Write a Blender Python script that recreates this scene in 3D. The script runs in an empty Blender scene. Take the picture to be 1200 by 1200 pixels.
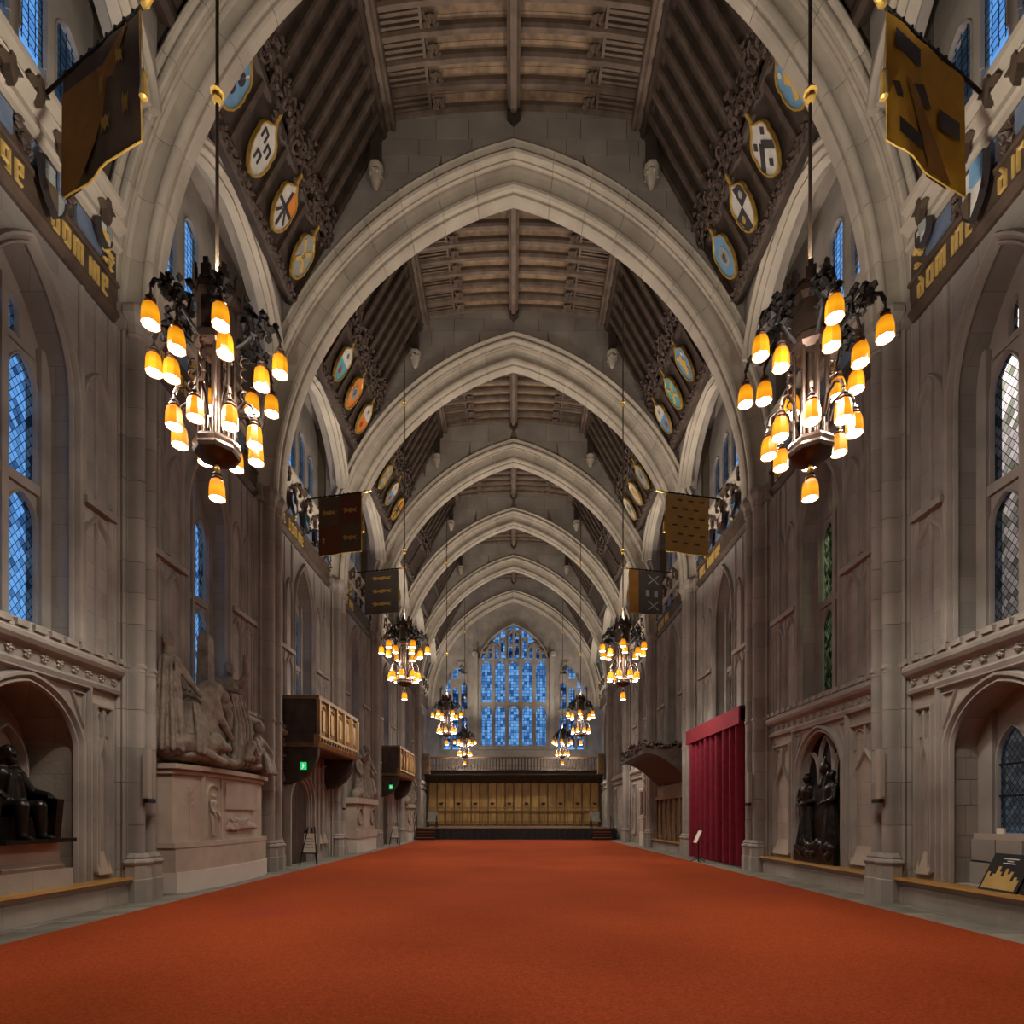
import bpy, bmesh, math, random
from mathutils import Vector, Matrix

random.seed(11)
scene = bpy.context.scene
COL = scene.collection
PI = math.pi

# ---------------------------------------------------------------- camera
F_PX, VPX, VPY, EYE = 640.0, 602.0, 957.0, 1.55
cam_d = bpy.data.cameras.new('camera'); cam = bpy.data.objects.new('camera', cam_d); COL.objects.link(cam)
cam.location = (0, 0, EYE); cam.rotation_euler = (PI / 2, 0, 0)
cam_d.sensor_width = 36.0; cam_d.lens = 36.0 * F_PX / 1200.0
cam_d.shift_x = -(VPX - 600) / 1200.0; cam_d.shift_y = (VPY - 600) / 1200.0
cam_d.clip_start = 0.05; cam_d.clip_end = 300
scene.camera = cam

# ---------------------------------------------------------------- world, exposure
world = bpy.data.worlds.new('dusk'); scene.world = world; world.use_nodes = True
wn = world.node_tree.nodes; wl = world.node_tree.links
wbg = wn['Background']; wtc = wn.new('ShaderNodeTexCoord'); wsep = wn.new('ShaderNodeSeparateXYZ')
wramp = wn.new('ShaderNodeValToRGB')
wl.new(wtc.outputs['Generated'], wsep.inputs[0]); wl.new(wsep.outputs['Z'], wramp.inputs[0])
wramp.color_ramp.elements[0].position = 0.0; wramp.color_ramp.elements[0].color = (0.13, 0.33, 0.66, 1)
wramp.color_ramp.elements[1].position = 0.8; wramp.color_ramp.elements[1].color = (0.10, 0.27, 0.60, 1)
wl.new(wramp.outputs[0], wbg.inputs[0]); wbg.inputs[1].default_value = 1.35
vs = scene.view_settings
vs.view_transform = 'Standard'; vs.look = 'None'; vs.gamma = 1.0; vs.use_curve_mapping = False; vs.exposure = 0.0
cy = scene.cycles
cy.use_denoising = True; cy.max_bounces = 6; cy.diffuse_bounces = 4; cy.glossy_bounces = 2
cy.transparent_max_bounces = 8; cy.sample_clamp_indirect = 4.0; cy.caustics_reflective = False; cy.caustics_refractive = False

def add_light(name, kind, loc, energy, color, size=0.1, target=None, spot=None, blend=0.6, parent=None):
    d = bpy.data.lights.new(name, kind); d.energy = energy; d.color = color
    if kind == 'AREA':
        d.size = size
    else:
        d.shadow_soft_size = size
    if spot: d.spot_size = spot; d.spot_blend = blend
    o = bpy.data.objects.new(name, d); COL.objects.link(o); o.location = loc
    if target is not None:
        o.rotation_euler = (Vector(target) - Vector(loc)).to_track_quat('-Z', 'Y').to_euler()
    if parent is not None: o.parent = parent
    return o

# ---------------------------------------------------------------- layout of the hall (metres, camera at y = 0)
NEAR = {-1: 3.4, 0: 9.85}; FAR = {-1: 4.4, 0: 10.5}
for k in range(1, 6): NEAR[k] = 9.2 + 6 * k; FAR[k] = 10.2 + 6 * k
NEAR[6] = 45.2; FAR[6] = 45.9
XW = 7.2                      # face of the long walls
A_SPAN, A_SPR, A_C, A_R = 6.73, 10.75, 2.414, 9.144   # two-centred cross arches
BAYS = {b: (FAR[b], NEAR[b + 1]) for b in range(-1, 6)}
BC = {b: (BAYS[b][0] + BAYS[b][1]) / 2 for b in BAYS}; BC[-1] = 8.08

# floodlights standing behind the stone cornice, out of sight of the floor
WARM = (1.0, 0.88, 0.72)
CH_UP, CH_DOWN, CH_SIDE, FLOOD = 950.0, 740.0, 165.0, 300.0

# ---------------------------------------------------------------- materials
MATS = {}
def nodes_of(m):
    m.use_nodes = True
    return m.node_tree.nodes, m.node_tree.links

def pmat(name, col, rough=0.8, var=0.12, scale=3.0, bump=0.15, bscale=18.0, metal=0.0, col2=None, spec=0.3, rnd=0.0, stretch=None, bdist=0.02):
    """noise-toned principled material on object coordinates"""
    m = bpy.data.materials.new(name); n, l = nodes_of(m); b = n['Principled BSDF']
    b.inputs['Roughness'].default_value = rough; b.inputs['Metallic'].default_value = metal
    b.inputs['Specular IOR Level'].default_value = spec
    tc = n.new('ShaderNodeTexCoord'); mp = n.new('ShaderNodeMapping'); l.new(tc.outputs['Object'], mp.inputs[0])
    if stretch: mp.inputs['Scale'].default_value = stretch
    nz = n.new('ShaderNodeTexNoise'); nz.inputs['Scale'].default_value = scale; nz.inputs['Detail'].default_value = 5
    l.new(mp.outputs[0], nz.inputs['Vector'])
    rp = n.new('ShaderNodeValToRGB'); l.new(nz.outputs['Fac'], rp.inputs[0])
    c2 = col2 or tuple(min(1, c * (1 + var)) for c in col)
    rp.color_ramp.elements[0].position = 0.3; rp.color_ramp.elements[0].color = (*[c * (1 - var) for c in col], 1)
    rp.color_ramp.elements[1].position = 0.7; rp.color_ramp.elements[1].color = (*c2, 1)
    out = rp.outputs[0]
    if rnd:
        oi = n.new('ShaderNodeObjectInfo'); mr = n.new('ShaderNodeMapRange')
        mr.inputs[3].default_value = 1 - rnd; mr.inputs[4].default_value = 1 + rnd; l.new(oi.outputs['Random'], mr.inputs[0])
        hs = n.new('ShaderNodeHueSaturation'); l.new(out, hs.inputs['Color']); l.new(mr.outputs[0], hs.inputs['Value']); out = hs.outputs[0]
    l.new(out, b.inputs['Base Color'])
    if bump:
        n2 = n.new('ShaderNodeTexNoise'); n2.inputs['Scale'].default_value = bscale; n2.inputs['Detail'].default_value = 4
        l.new(mp.outputs[0], n2.inputs['Vector'])
        bp = n.new('ShaderNodeBump'); bp.inputs['Strength'].default_value = bump; bp.inputs['Distance'].default_value = bdist
        l.new(n2.outputs['Fac'], bp.inputs['Height']); l.new(bp.outputs[0], b.inputs['Normal'])
    MATS[name] = m
    return m

STONE = (0.315, 0.283, 0.255)
pmat('stone', STONE, 0.9, 0.22, 1.3, 0.3, 14, rnd=0.0)
pmat('ashlar', STONE, 0.9, 0.16, 1.1, 0.25, 14, rnd=0.11)  # darker than arch_stone: some shade of the upright faces is in the colour
pmat('arch_stone', (0.42, 0.375, 0.315), 0.85, 0.14, 1.5, 0.2, 16, rnd=0.07)  # same stone made paler, part of the uplighting put into its colour
pmat('mortar', (0.16, 0.13, 0.10), 0.95, 0.1, 6, 0.1)
pmat('pale_stone', (0.42, 0.345, 0.28), 0.75, 0.12, 2.0, 0.15, 10, rnd=0.05)
pmat('sculpture', (0.24, 0.195, 0.16), 0.6, 0.3, 5.0, 0.6, 11, bdist=0.05)
pmat('white_base', (0.62, 0.55, 0.49), 0.6, 0.04, 2.0, 0.05)
pmat('paving', (0.21, 0.19, 0.16), 0.75, 0.25, 2.0, 0.15, 12, rnd=0.15)
pmat('wood_dark', (0.055, 0.039, 0.032), 0.5, 0.35, 3.0, 0.25, 25, rnd=0.1, stretch=(1, 1, 1))
pmat('wood_beam', (0.15, 0.112, 0.088), 0.5, 0.3, 3.0, 0.2, 25, rnd=0.1)
pmat('rafter_wood', (0.085, 0.062, 0.049), 0.5, 0.3, 3.0, 0.2, 25, rnd=0.15)
pmat('wood_board', (0.27, 0.19, 0.125), 0.6, 0.35, 4.0, 0.2, 25, rnd=0.2)
pmat('carved_wood', (0.075, 0.052, 0.043), 0.45, 0.3, 6.0, 0.4, 30)
pmat('oak', (0.30, 0.175, 0.070), 0.45, 0.3, 4.0, 0.2, 25, rnd=0.12, stretch=(1, 1, 0.25))
pmat('oak_gold', (0.44, 0.27, 0.095), 0.4, 0.25, 4.0, 0.2, 25, rnd=0.12, stretch=(1, 1, 0.25))
pmat('oak_bench', (0.42, 0.22, 0.055), 0.4, 0.2, 3.0, 0.1, 25, stretch=(1, 0.2, 1))
pmat('oak_brown', (0.16, 0.095, 0.050), 0.45, 0.3, 4.0, 0.2, 25, rnd=0.1)
pmat('bronze', (0.030, 0.026, 0.023), 0.30, 0.3, 8.0, 0.3, 30, metal=0.75, spec=0.5)
pmat('iron', (0.014, 0.012, 0.011), 0.55, 0.2, 8.0, 0.1, metal=0.2)
pmat('chandelier_bronze', (0.085, 0.055, 0.042), 0.38, 0.2, 8.0, 0.1, metal=0.7)
pmat('rod_metal', (0.10, 0.07, 0.05), 0.4, 0.1, 8.0, 0.0, metal=0.3)
pmat('gold', (0.62, 0.40, 0.10), 0.35, 0.15, 8.0, 0.1, metal=0.6)
pmat('gold_paint', (0.55, 0.38, 0.12), 0.5, 0.15, 8.0, 0.1)
pmat('entab_wood', (0.085, 0.060, 0.045), 0.55, 0.3, 4.0, 0.3, 20)
pmat('blue_panel', (0.14, 0.19, 0.29), 0.6, 0.2, 3.0, 0.1)
pmat('black', (0.012, 0.011, 0.011), 0.6, 0.2, 5.0, 0.0)
pmat('cloth_black', (0.02, 0.019, 0.02), 0.9, 0.2, 5.0, 0.1)
pmat('curtain_red', (0.22, 0.013, 0.034), 0.75, 0.15, 6.0, 0.15, 60)
pmat('pelmet_red', (0.24, 0.02, 0.034), 0.8, 0.12, 6.0, 0.15, 60)
pmat('speaker_grey', (0.36, 0.32, 0.27), 0.6, 0.04, 5.0, 0.0)
pmat('paper', (0.75, 0.71, 0.62), 0.7, 0.03, 5.0, 0.0)
pmat('lead', (0.03, 0.03, 0.032), 0.6, 0.1, 5.0, 0.0)
pmat('tread_red', (0.30, 0.06, 0.03), 0.8, 0.1, 5.0, 0.0)
pmat('grey_chair', (0.38, 0.36, 0.32), 0.7, 0.1, 5.0, 0.0)
for nm, c in dict(sh_blue=(0.16, 0.32, 0.52), sh_white=(0.60, 0.58, 0.55), sh_orange=(0.72, 0.24, 0.05), sh_dark=(0.05, 0.045, 0.05),
                  sh_teal=(0.12, 0.38, 0.44), sh_red=(0.42, 0.06, 0.04), sh_gold=(0.65, 0.42, 0.10), sh_grey=(0.30, 0.33, 0.33)).items():
    pmat(nm, c, 0.5, 0.12, 5.0, 0.05)
for nm, c in dict(flag_brown=(0.10, 0.068, 0.045), flag_gold=(0.58, 0.31, 0.025), flag_orange=(0.26, 0.12, 0.022),
                  flag_grey=(0.075, 0.062, 0.055), flag_tan=(0.46, 0.30, 0.10), flag_emblem=(0.42, 0.26, 0.05), flag_rust=(0.12, 0.04, 0.02)).items():
    m = pmat(nm, c, 0.85, 0.12, 4.0, 0.1, 80)
    m.node_tree.nodes['Principled BSDF'].inputs['Transmission Weight'].default_value = 0.0

def emat(name, col, strength):
    m = bpy.data.materials.new(name); n, l = nodes_of(m); b = n['Principled BSDF']
    b.inputs['Base Color'].default_value = (*[min(1, c * 0.6) for c in col], 1)
    b.inputs['Emission Color'].default_value = (*col, 1); b.inputs['Emission Strength'].default_value = strength
    MATS[name] = m; return m

def amber():
    m = bpy.data.materials.new('amber_glass'); n, l = nodes_of(m); b = n['Principled BSDF']
    b.inputs['Base Color'].default_value = (0.22, 0.06, 0.004, 1); b.inputs['Roughness'].default_value = 0.25
    tc = n.new('ShaderNodeTexCoord'); sp = n.new('ShaderNodeSeparateXYZ'); l.new(tc.outputs['Object'], sp.inputs[0])
    rp = n.new('ShaderNodeValToRGB'); mr = n.new('ShaderNodeMapRange'); mr.inputs[1].default_value = -0.15; mr.inputs[2].default_value = 0.12
    l.new(sp.outputs['Z'], mr.inputs[0]); l.new(mr.outputs[0], rp.inputs[0])
    e = rp.color_ramp.elements; e[0].position = 0.0; e[0].color = (0.80, 0.25, 0.012, 1); e[1].position = 1.0; e[1].color = (0.50, 0.12, 0.006, 1)
    k = e.new(0.45); k.color = (1.0, 0.42, 0.010, 1)
    l.new(rp.outputs[0], b.inputs['Emission Color']); b.inputs['Emission Strength'].default_value = 1.0
    MATS['amber_glass'] = m
amber()
emat('lamp_glow', (1.0, 0.90, 0.74), 25.0)
emat('exit_green', (0.03, 0.75, 0.22), 0.7)
emat('exit_white', (0.8, 1.0, 0.85), 0.8)
emat('spot_glow', (1.0, 0.92, 0.78), 3.0)

def carpet_mat():
    m = pmat('carpet', (0.315, 0.055, 0.016), 0.95, 0.10, 0.35, 0.35, 260, spec=0.05, bdist=0.01)
    n, l = nodes_of(m); b = n['Principled BSDF']; tc = n.new('ShaderNodeTexCoord')
    prev = b.inputs['Base Color'].links[0].from_socket
    fn = n.new('ShaderNodeTexNoise'); fn.inputs['Scale'].default_value = 45; fn.inputs['Detail'].default_value = 6; l.new(tc.outputs['Object'], fn.inputs['Vector'])
    mr = n.new('ShaderNodeMapRange'); mr.inputs[1].default_value = 0.3; mr.inputs[2].default_value = 0.7; mr.inputs[3].default_value = 0.75; mr.inputs[4].default_value = 1.25
    l.new(fn.outputs['Fac'], mr.inputs[0]); hs = n.new('ShaderNodeHueSaturation'); l.new(prev, hs.inputs['Color']); l.new(mr.outputs[0], hs.inputs['Value'])
    sn = n.new('ShaderNodeTexNoise'); sn.inputs['Scale'].default_value = 0.28; sn.inputs['Detail'].default_value = 1; l.new(tc.outputs['Object'], sn.inputs['Vector'])
    rp = n.new('ShaderNodeValToRGB'); rp.color_ramp.elements[0].position = 0.64; rp.color_ramp.elements[0].color = (0, 0, 0, 1)
    rp.color_ramp.elements[1].position = 0.74; rp.color_ramp.elements[1].color = (0.5, 0.5, 0.5, 1); l.new(sn.outputs['Fac'], rp.inputs[0])
    mx = n.new('ShaderNodeMix'); mx.data_type = 'RGBA'; l.new(rp.outputs[0], mx.inputs['Factor']); l.new(hs.outputs[0], mx.inputs['A'])
    mx.inputs['B'].default_value = (0.27, 0.030, 0.036, 1); l.new(mx.outputs['Result'], b.inputs['Base Color'])
carpet_mat()

def block_mat(name, base, bw, bh):
    """wall stone with faint courses too fine to pick apart"""
    m = bpy.data.materials.new(name); n, l = nodes_of(m); b = n['Principled BSDF']; b.inputs['Roughness'].default_value = 0.92
    b.inputs['Specular IOR Level'].default_value = 0.2
    tc = n.new('ShaderNodeTexCoord'); sp = n.new('ShaderNodeSeparateXYZ'); cb = n.new('ShaderNodeCombineXYZ'); ad = n.new('ShaderNodeMath')
    l.new(tc.outputs['Object'], sp.inputs[0]); l.new(sp.outputs['X'], ad.inputs[0]); l.new(sp.outputs['Y'], ad.inputs[1])
    l.new(ad.outputs[0], cb.inputs['X']); l.new(sp.outputs['Z'], cb.inputs['Y'])
    br = n.new('ShaderNodeTexBrick'); l.new(cb.outputs[0], br.inputs['Vector']); br.inputs['Scale'].default_value = 1.0
    br.inputs['Brick Width'].default_value = bw; br.inputs['Row Height'].default_value = bh; br.inputs['Mortar Size'].default_value = 0.006; br.inputs['Mortar Smooth'].default_value = 0.3
    br.inputs['Color1'].default_value = (*[c * 1.08 for c in base], 1); br.inputs['Color2'].default_value = (*[c * 0.9 for c in base], 1)
    br.inputs['Mortar'].default_value = (*[c * 0.72 for c in base], 1)
    nz = n.new('ShaderNodeTexNoise'); nz.inputs['Scale'].default_value = 0.9; nz.inputs['Detail'].default_value = 6; l.new(tc.outputs['Object'], nz.inputs['Vector'])
    mr = n.new('ShaderNodeMapRange'); mr.inputs[1].default_value = 0.3; mr.inputs[2].default_value = 0.7; mr.inputs[3].default_value = 0.78; mr.inputs[4].default_value = 1.2
    l.new(nz.outputs['Fac'], mr.inputs[0]); hs = n.new('ShaderNodeHueSaturation'); l.new(br.outputs['Color'], hs.inputs['Color']); l.new(mr.outputs[0], hs.inputs['Value'])
    l.new(hs.outputs[0], b.inputs['Base Color'])
    n2 = n.new('ShaderNodeTexNoise'); n2.inputs['Scale'].default_value = 14; l.new(tc.outputs['Object'], n2.inputs['Vector'])
    bp = n.new('ShaderNodeBump'); bp.inputs['Strength'].default_value = 0.25; bp.inputs['Distance'].default_value = 0.02; l.new(n2.outputs['Fac'], bp.inputs['Height'])
    l.new(bp.outputs[0], b.inputs['Normal'])
    MATS[name] = m
block_mat('wall_stone', (0.305, 0.28, 0.262), 0.95, 0.42)
block_mat('wall_stone_warm', (0.35, 0.305, 0.262), 0.95, 0.45)

def glass_mat(name, tint, dark, period=0.13, mode='diamond', lead=0.11, light=(0.9, 0.95, 1.0)):
    """leaded glazing: tinted clear quarries that let the sky through, dark lead lines; UV in metres"""
    m = bpy.data.materials.new(name); n, l = nodes_of(m); n.remove(n['Principled BSDF']); out = n['Material Output']
    uv = n.new('ShaderNodeUVMap'); sp = n.new('ShaderNodeSeparateXYZ'); l.new(uv.outputs[0], sp.inputs[0])
    def math_(op, a, b=None):
        k = n.new('ShaderNodeMath'); k.operation = op
        for i, v in enumerate((a, b)):
            if v is None: continue
            if isinstance(v, (int, float)): k.inputs[i].default_value = v
            else: l.new(v, k.inputs[i])
        return k.outputs[0]
    u, v = sp.outputs['X'], sp.outputs['Y']
    if mode == 'diamond':
        p1 = math_('DIVIDE', math_('ADD', math_('MULTIPLY', u, 1.45), v), period); p2 = math_('DIVIDE', math_('SUBTRACT', math_('MULTIPLY', u, 1.45), v), period)
    else:
        nz = n.new('ShaderNodeTexNoise'); nz.inputs['Scale'].default_value = 7; l.new(uv.outputs[0], nz.inputs['Vector'])
        w = math_('MULTIPLY', nz.outputs['Fac'], 0.05)
        p1 = math_('DIVIDE', math_('ADD', u, w), period); p2 = math_('DIVIDE', math_('ADD', v, w), period * 1.15)
    f1 = math_('LESS_THAN', math_('FRACT', p1), lead); f2 = math_('LESS_THAN', math_('FRACT', p2), lead)
    line = math_('MAXIMUM', f1, f2)
    cb = n.new('ShaderNodeCombineXYZ'); l.new(math_('FLOOR', p1), cb.inputs[0]); l.new(math_('FLOOR', p2), cb.inputs[1])
    wn_ = n.new('ShaderNodeTexWhiteNoise'); wn_.noise_dimensions = '2D'; l.new(cb.outputs[0], wn_.inputs['Vector'])
    rp = n.new('ShaderNodeValToRGB'); l.new(wn_.outputs['Value'], rp.inputs[0]); e = rp.color_ramp.elements
    e[0].position = 0.05; e[0].color = (*dark, 1); e[1].position = 0.95; e[1].color = (*light, 1); k = e.new(0.5); k.color = (*tint, 1)
    tr = n.new('ShaderNodeBsdfTransparent'); l.new(rp.outputs[0], tr.inputs['Color'])
    gl = n.new('ShaderNodeBsdfGlossy'); gl.inputs['Roughness'].default_value = 0.15; gl.inputs['Color'].default_value = (0.5, 0.5, 0.5, 1)
    m0 = n.new('ShaderNodeMixShader'); m0.inputs[0].default_value = 0.04; l.new(tr.outputs[0], m0.inputs[1]); l.new(gl.outputs[0], m0.inputs[2])
    df = n.new('ShaderNodeBsdfDiffuse'); df.inputs['Color'].default_value = (0.02, 0.02, 0.022, 1)
    mx = n.new('ShaderNodeMixShader'); l.new(line, mx.inputs[0]); l.new(m0.outputs[0], mx.inputs[1]); l.new(df.outputs[0], mx.inputs[2])
    l.new(mx.outputs[0], out.inputs['Surface'])
    MATS[name] = m
glass_mat('glass_blue', (0.75, 0.80, 0.85), (0.12, 0.16, 0.22), 0.16)
glass_mat('glass_clere', (0.9, 0.95, 1.0), (0.6, 0.7, 0.8), 0.12, 'grid', 0.16, (1, 1, 1))
glass_mat('glass_east', (0.55, 0.62, 0.70), (0.15, 0.20, 0.28), 0.22, 'grid', 0.10, (1, 1, 1))
glass_mat('glass_pale', (0.55, 0.52, 0.50), (0.16, 0.2, 0.12), 0.16, 'diamond', 0.12, (0.95, 0.9, 0.85))
glass_mat('glass_green', (0.25, 0.42, 0.12), (0.03, 0.08, 0.03), 0.16, 'diamond', 0.12, (0.7, 0.85, 0.5))
glass_mat('glass_low', (0.50, 0.48, 0.40), (0.3, 0.3, 0.28), 0.13, 'diamond', 0.12, (0.7, 0.7, 0.65))

# ---------------------------------------------------------------- mesh helpers
WORLD_PARENTS = {}
class MB:
    def __init__(s): s.v = []; s.f = []; s.uv = {}
    def add(s, pts): i = len(s.v); s.v += [tuple(p) for p in pts]; return i
    def poly(s, pts, uv=None):
        i = s.add(pts); s.f.append(tuple(range(i, i + len(pts))))
        if uv: s.uv[len(s.f) - 1] = uv
    def box(s, x0, x1, y0, y1, z0, z1):
        i = s.add([(x0, y0, z0), (x1, y0, z0), (x1, y1, z0), (x0, y1, z0), (x0, y0, z1), (x1, y0, z1), (x1, y1, z1), (x0, y1, z1)])
        for q in ((0, 3, 2, 1), (4, 5, 6, 7), (0, 1, 5, 4), (1, 2, 6, 5), (2, 3, 7, 6), (3, 0, 4, 7)): s.f.append(tuple(i + k for k in q))
        return s
    def prism(s, pts, off):
        """closed outline (3-D points) pushed along off"""
        n = len(pts); o = Vector(off); i = s.add(pts); j = s.add([Vector(p) + o for p in pts])
        s.f.append(tuple(range(i, i + n))); s.f.append(tuple(range(j + n - 1, j - 1, -1)))
        for k in range(n): s.f.append((i + k, j + k, j + (k + 1) % n, i + (k + 1) % n))
        return s
    def rings(s, rings, closed=True, caps=False):
        n = len(rings[0]); idx = [s.add(r) for r in rings]
        for a, b in zip(idx, idx[1:]):
            for k in range(n if closed else n - 1): s.f.append((a + k, a + (k + 1) % n, b + (k + 1) % n, b + k))
        if caps: s.f.append(tuple(idx[0] + k for k in range(n - 1, -1, -1))); s.f.append(tuple(idx[-1] + k for k in range(n)))
        return s
    def lathe(s, prof, c=(0, 0, 0), n=16, ph=0.0, caps=True):
        return s.rings([[(c[0] + r * math.cos(ph + 2 * PI * k / n), c[1] + r * math.sin(ph + 2 * PI * k / n), c[2] + z) for k in range(n)] for r, z in prof], True, caps)
    def tube(s, pts, r, n=8, caps=True):
        pts = [Vector(p) for p in pts]; m = len(pts); rr = r if isinstance(r, (list, tuple)) else [r] * m
        rings = []; ref = None
        for i, p in enumerate(pts):
            t = (pts[min(i + 1, m - 1)] - pts[max(i - 1, 0)]); t = t.normalized() if t.length > 1e-9 else Vector((0, 0, 1))
            if ref is None: ref = Vector((0, 0, 1)) if abs(t.z) < 0.9 else Vector((1, 0, 0))
            a = t.cross(ref); a = a.normalized() if a.length > 1e-6 else t.orthogonal().normalized(); b = a.cross(t).normalized(); ref = b
            rings.append([p + a * (rr[i] * math.cos(2 * PI * k / n)) + b * (rr[i] * math.sin(2 * PI * k / n)) for k in range(n)])
        return s.rings(rings, True, caps)
    def ell(s, c, r, rot=None, nu=10, nv=6):
        c = Vector(c); rings = []
        for j in range(nv + 1):
            th = PI * j / nv; sr = max(math.sin(th), 0.02); ring = []
            for k in range(nu):
                p = Vector((r[0] * sr * math.cos(2 * PI * k / nu), r[1] * sr * math.sin(2 * PI * k / nu), r[2] * math.cos(th)))
                ring.append(c + (rot @ p if rot else p))
            rings.append(ring)
        return s.rings(rings, True, True)
    def lump(s, c, r, rnd):
        """small carved knob: a jittered octahedron with a ring"""
        c = Vector(c); q = [c + Vector((0, 0, r))]
        for k in range(5):
            a = 2 * PI * k / 5 + rnd.random(); q.append(c + Vector((math.cos(a), math.sin(a), rnd.uniform(-.3, .3))) * r * rnd.uniform(.7, 1.2))
        q.append(c - Vector((0, 0, r))); i = s.add(q)
        for k in range(5): s.f.append((i, i + 1 + k, i + 1 + (k + 1) % 5)); s.f.append((i + 6, i + 1 + (k + 1) % 5, i + 1 + k))
    def mesh(s, name, mats, smooth=None, face_mats=None):
        me = bpy.data.meshes.new(name); me.from_pydata(s.v, [], s.f)
        for m in (mats if isinstance(mats, (list, tuple)) else [mats]): me.materials.append(MATS[m])
        if s.uv:
            lay = me.uv_layers.new(name='UVMap')
            for pi, uv in s.uv.items():
                for li, t in zip(me.polygons[pi].loop_indices, uv): lay.data[li].uv = t
        if smooth is not None:
            me.polygons.foreach_set('use_smooth', [True] * len(me.polygons)); me.set_sharp_from_angle(angle=math.radians(smooth))
        me.update(); return me
    def build(s, name, mat, parent=None, smooth=None, label=None, cat=None, group=None, kind=None):
        return link(name, s.mesh(name, mat, smooth), parent, label, cat, group, kind)

def link(name, data, parent=None, label=None, cat=None, group=None, kind=None):
    o = bpy.data.objects.new(name, data); COL.objects.link(o)
    if parent is not None:
        o.parent = parent
        if parent.name in WORLD_PARENTS: o.matrix_parent_inverse = Matrix.Translation(-WORLD_PARENTS[parent.name]); WORLD_PARENTS_child(o, parent)
    return tag(o, label, cat, group, kind)
def WORLD_PARENTS_child(o, parent):
    WORLD_PARENTS[o.name] = Vector((0, 0, 0))
def tag(o, label=None, cat=None, group=None, kind=None):
    for k, v in (('label', label), ('category', cat), ('group', group), ('kind', kind)):
        if v: o[k] = v
    return o
def thing(name, loc, label, cat, group=None, kind=None, local=False, rz=0):
    """an Empty at a thing's base; parts are given in world metres unless local"""
    o = bpy.data.objects.new(name, None); COL.objects.link(o); o.location = loc; o.rotation_euler = (0, 0, rz); o.empty_display_size = 0.2
    if not local: WORLD_PARENTS[o.name] = Vector(loc)
    return tag(o, label, cat, group, kind)
def copy_tree(o, parent=None):
    c = o.copy(); COL.objects.link(c); c.parent = parent
    for ch in list(o.children): copy_tree(ch, c)
    return c

# outlines in a wall plane (a = along the wall, z = up)
def pointed(ac, hw, zs, za, n=10):
    """curve of a pointed arch from the left springing over the apex to the right"""
    rise = za - zs; L = []
    if rise >= hw:
        c = (rise * rise - hw * hw) / (2 * hw); R = hw + c; t1 = math.acos(c / R)
        L = [(ac - (-c + R * math.cos(t1 * i / n)), zs + R * math.sin(t1 * i / n)) for i in range(n + 1)]
    else:
        for i in range(n + 1):
            q = 1 - (i / n) ** 1.0
            q = math.cos(PI / 2 * i / n) if i < n else 0.0
            L.append((ac - hw * q, zs + rise * (0.80 * max(0, 1 - q ** 2.4) ** 0.62 + 0.20 * (1 - q))))
    return L + [(2 * ac - a, z) for a, z in reversed(L[:-1])]
def ogee(ac, hw, zs, za, n=8):
    L = []
    for i in range(n + 1):
        q = 1 - i / n; L.append((ac - hw * q, zs + (za - zs) * (0.55 * math.sqrt(max(0, 1 - q * q)) + 0.45 * (1 - q) ** 2.6)))
    return L + [(2 * ac - a, z) for a, z in reversed(L[:-1])]
def with_legs(curve, z0): return [(curve[0][0], z0)] + curve + [(curve[-1][0], z0)]

def P(axis, d, a, z):
    """axis 1/-1: long wall on the right/left, d = distance from the middle, a = y; axis 0: end wall, d = y, a = x"""
    return (axis * d, a, z) if axis else (a, d, z)

def ribbon(mb, axis, pts, w, d0, d1, closed=False):
    """moulding of width w along an outline in the wall plane, from depth d0 (wall) proud to d1"""
    n = len(pts); rings = []
    for i, (a, z) in enumerate(pts):
        pa, pz = pts[(i - 1) % n] if (i or closed) else pts[i]; na, nz = pts[(i + 1) % n] if (i < n - 1 or closed) else pts[i]
        t1 = Vector((a - pa, z - pz)); t2 = Vector((na - a, nz - z)); t1 = t1.normalized() if t1.length > 1e-7 else t2.normalized(); t2 = t2.normalized() if t2.length > 1e-7 else t1
        nn = Vector((-(t1.y + t2.y), t1.x + t2.x)); nn = nn.normalized() if nn.length > 1e-6 else Vector((-t1.y, t1.x))
        cs = max(0.45, nn.dot(Vector((-t1.y, t1.x)))); k = w / 2 / cs
        rings.append([P(axis, d, a + nn.x * o * k, z + nn.y * o * k) for o, d in ((-1, d0), (-0.75, d0 + (d1 - d0) * .55), (-0.35, d1), (0.35, d1), (0.75, d0 + (d1 - d0) * .55), (1, d0))])
    if closed: rings.append(rings[0])
    mb.rings(rings, True, not closed)

def holed(mb, axis, a0, a1, z0, z1, curve, zb, df, db):
    """wall slab face a0..a1 x z0..z1 at depth df with an arched hole (curve, bottom zb), reveals back to db"""
    aL, aR = curve[0][0], curve[-1][0]; zs = curve[0][1]
    def q(*p): mb.poly([P(axis, df, a, z) for a, z in p])
    if aL > a0 + 1e-4: q((a0, z0), (aL, z0), (aL, z1), (a0, z1))
    if aR < a1 - 1e-4: q((aR, z0), (a1, z0), (a1, z1), (aR, z1))
    if zb > z0 + 1e-4: q((aL, z0), (aR, z0), (aR, zb), (aL, zb))
    for (p, r) in zip(curve, curve[1:]): q(p, r, (r[0], z1), (p[0], z1))
    loop = with_legs(curve, zb)
    for p, r in zip(loop, loop[1:]):
        mb.poly([P(axis, df, *p), P(axis, df, *r), P(axis, db, *r), P(axis, db, *p)])
    mb.poly([P(axis, df, aL, zb), P(axis, df, aR, zb), P(axis, db, aR, zb), P(axis, db, aL, zb)])

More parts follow.
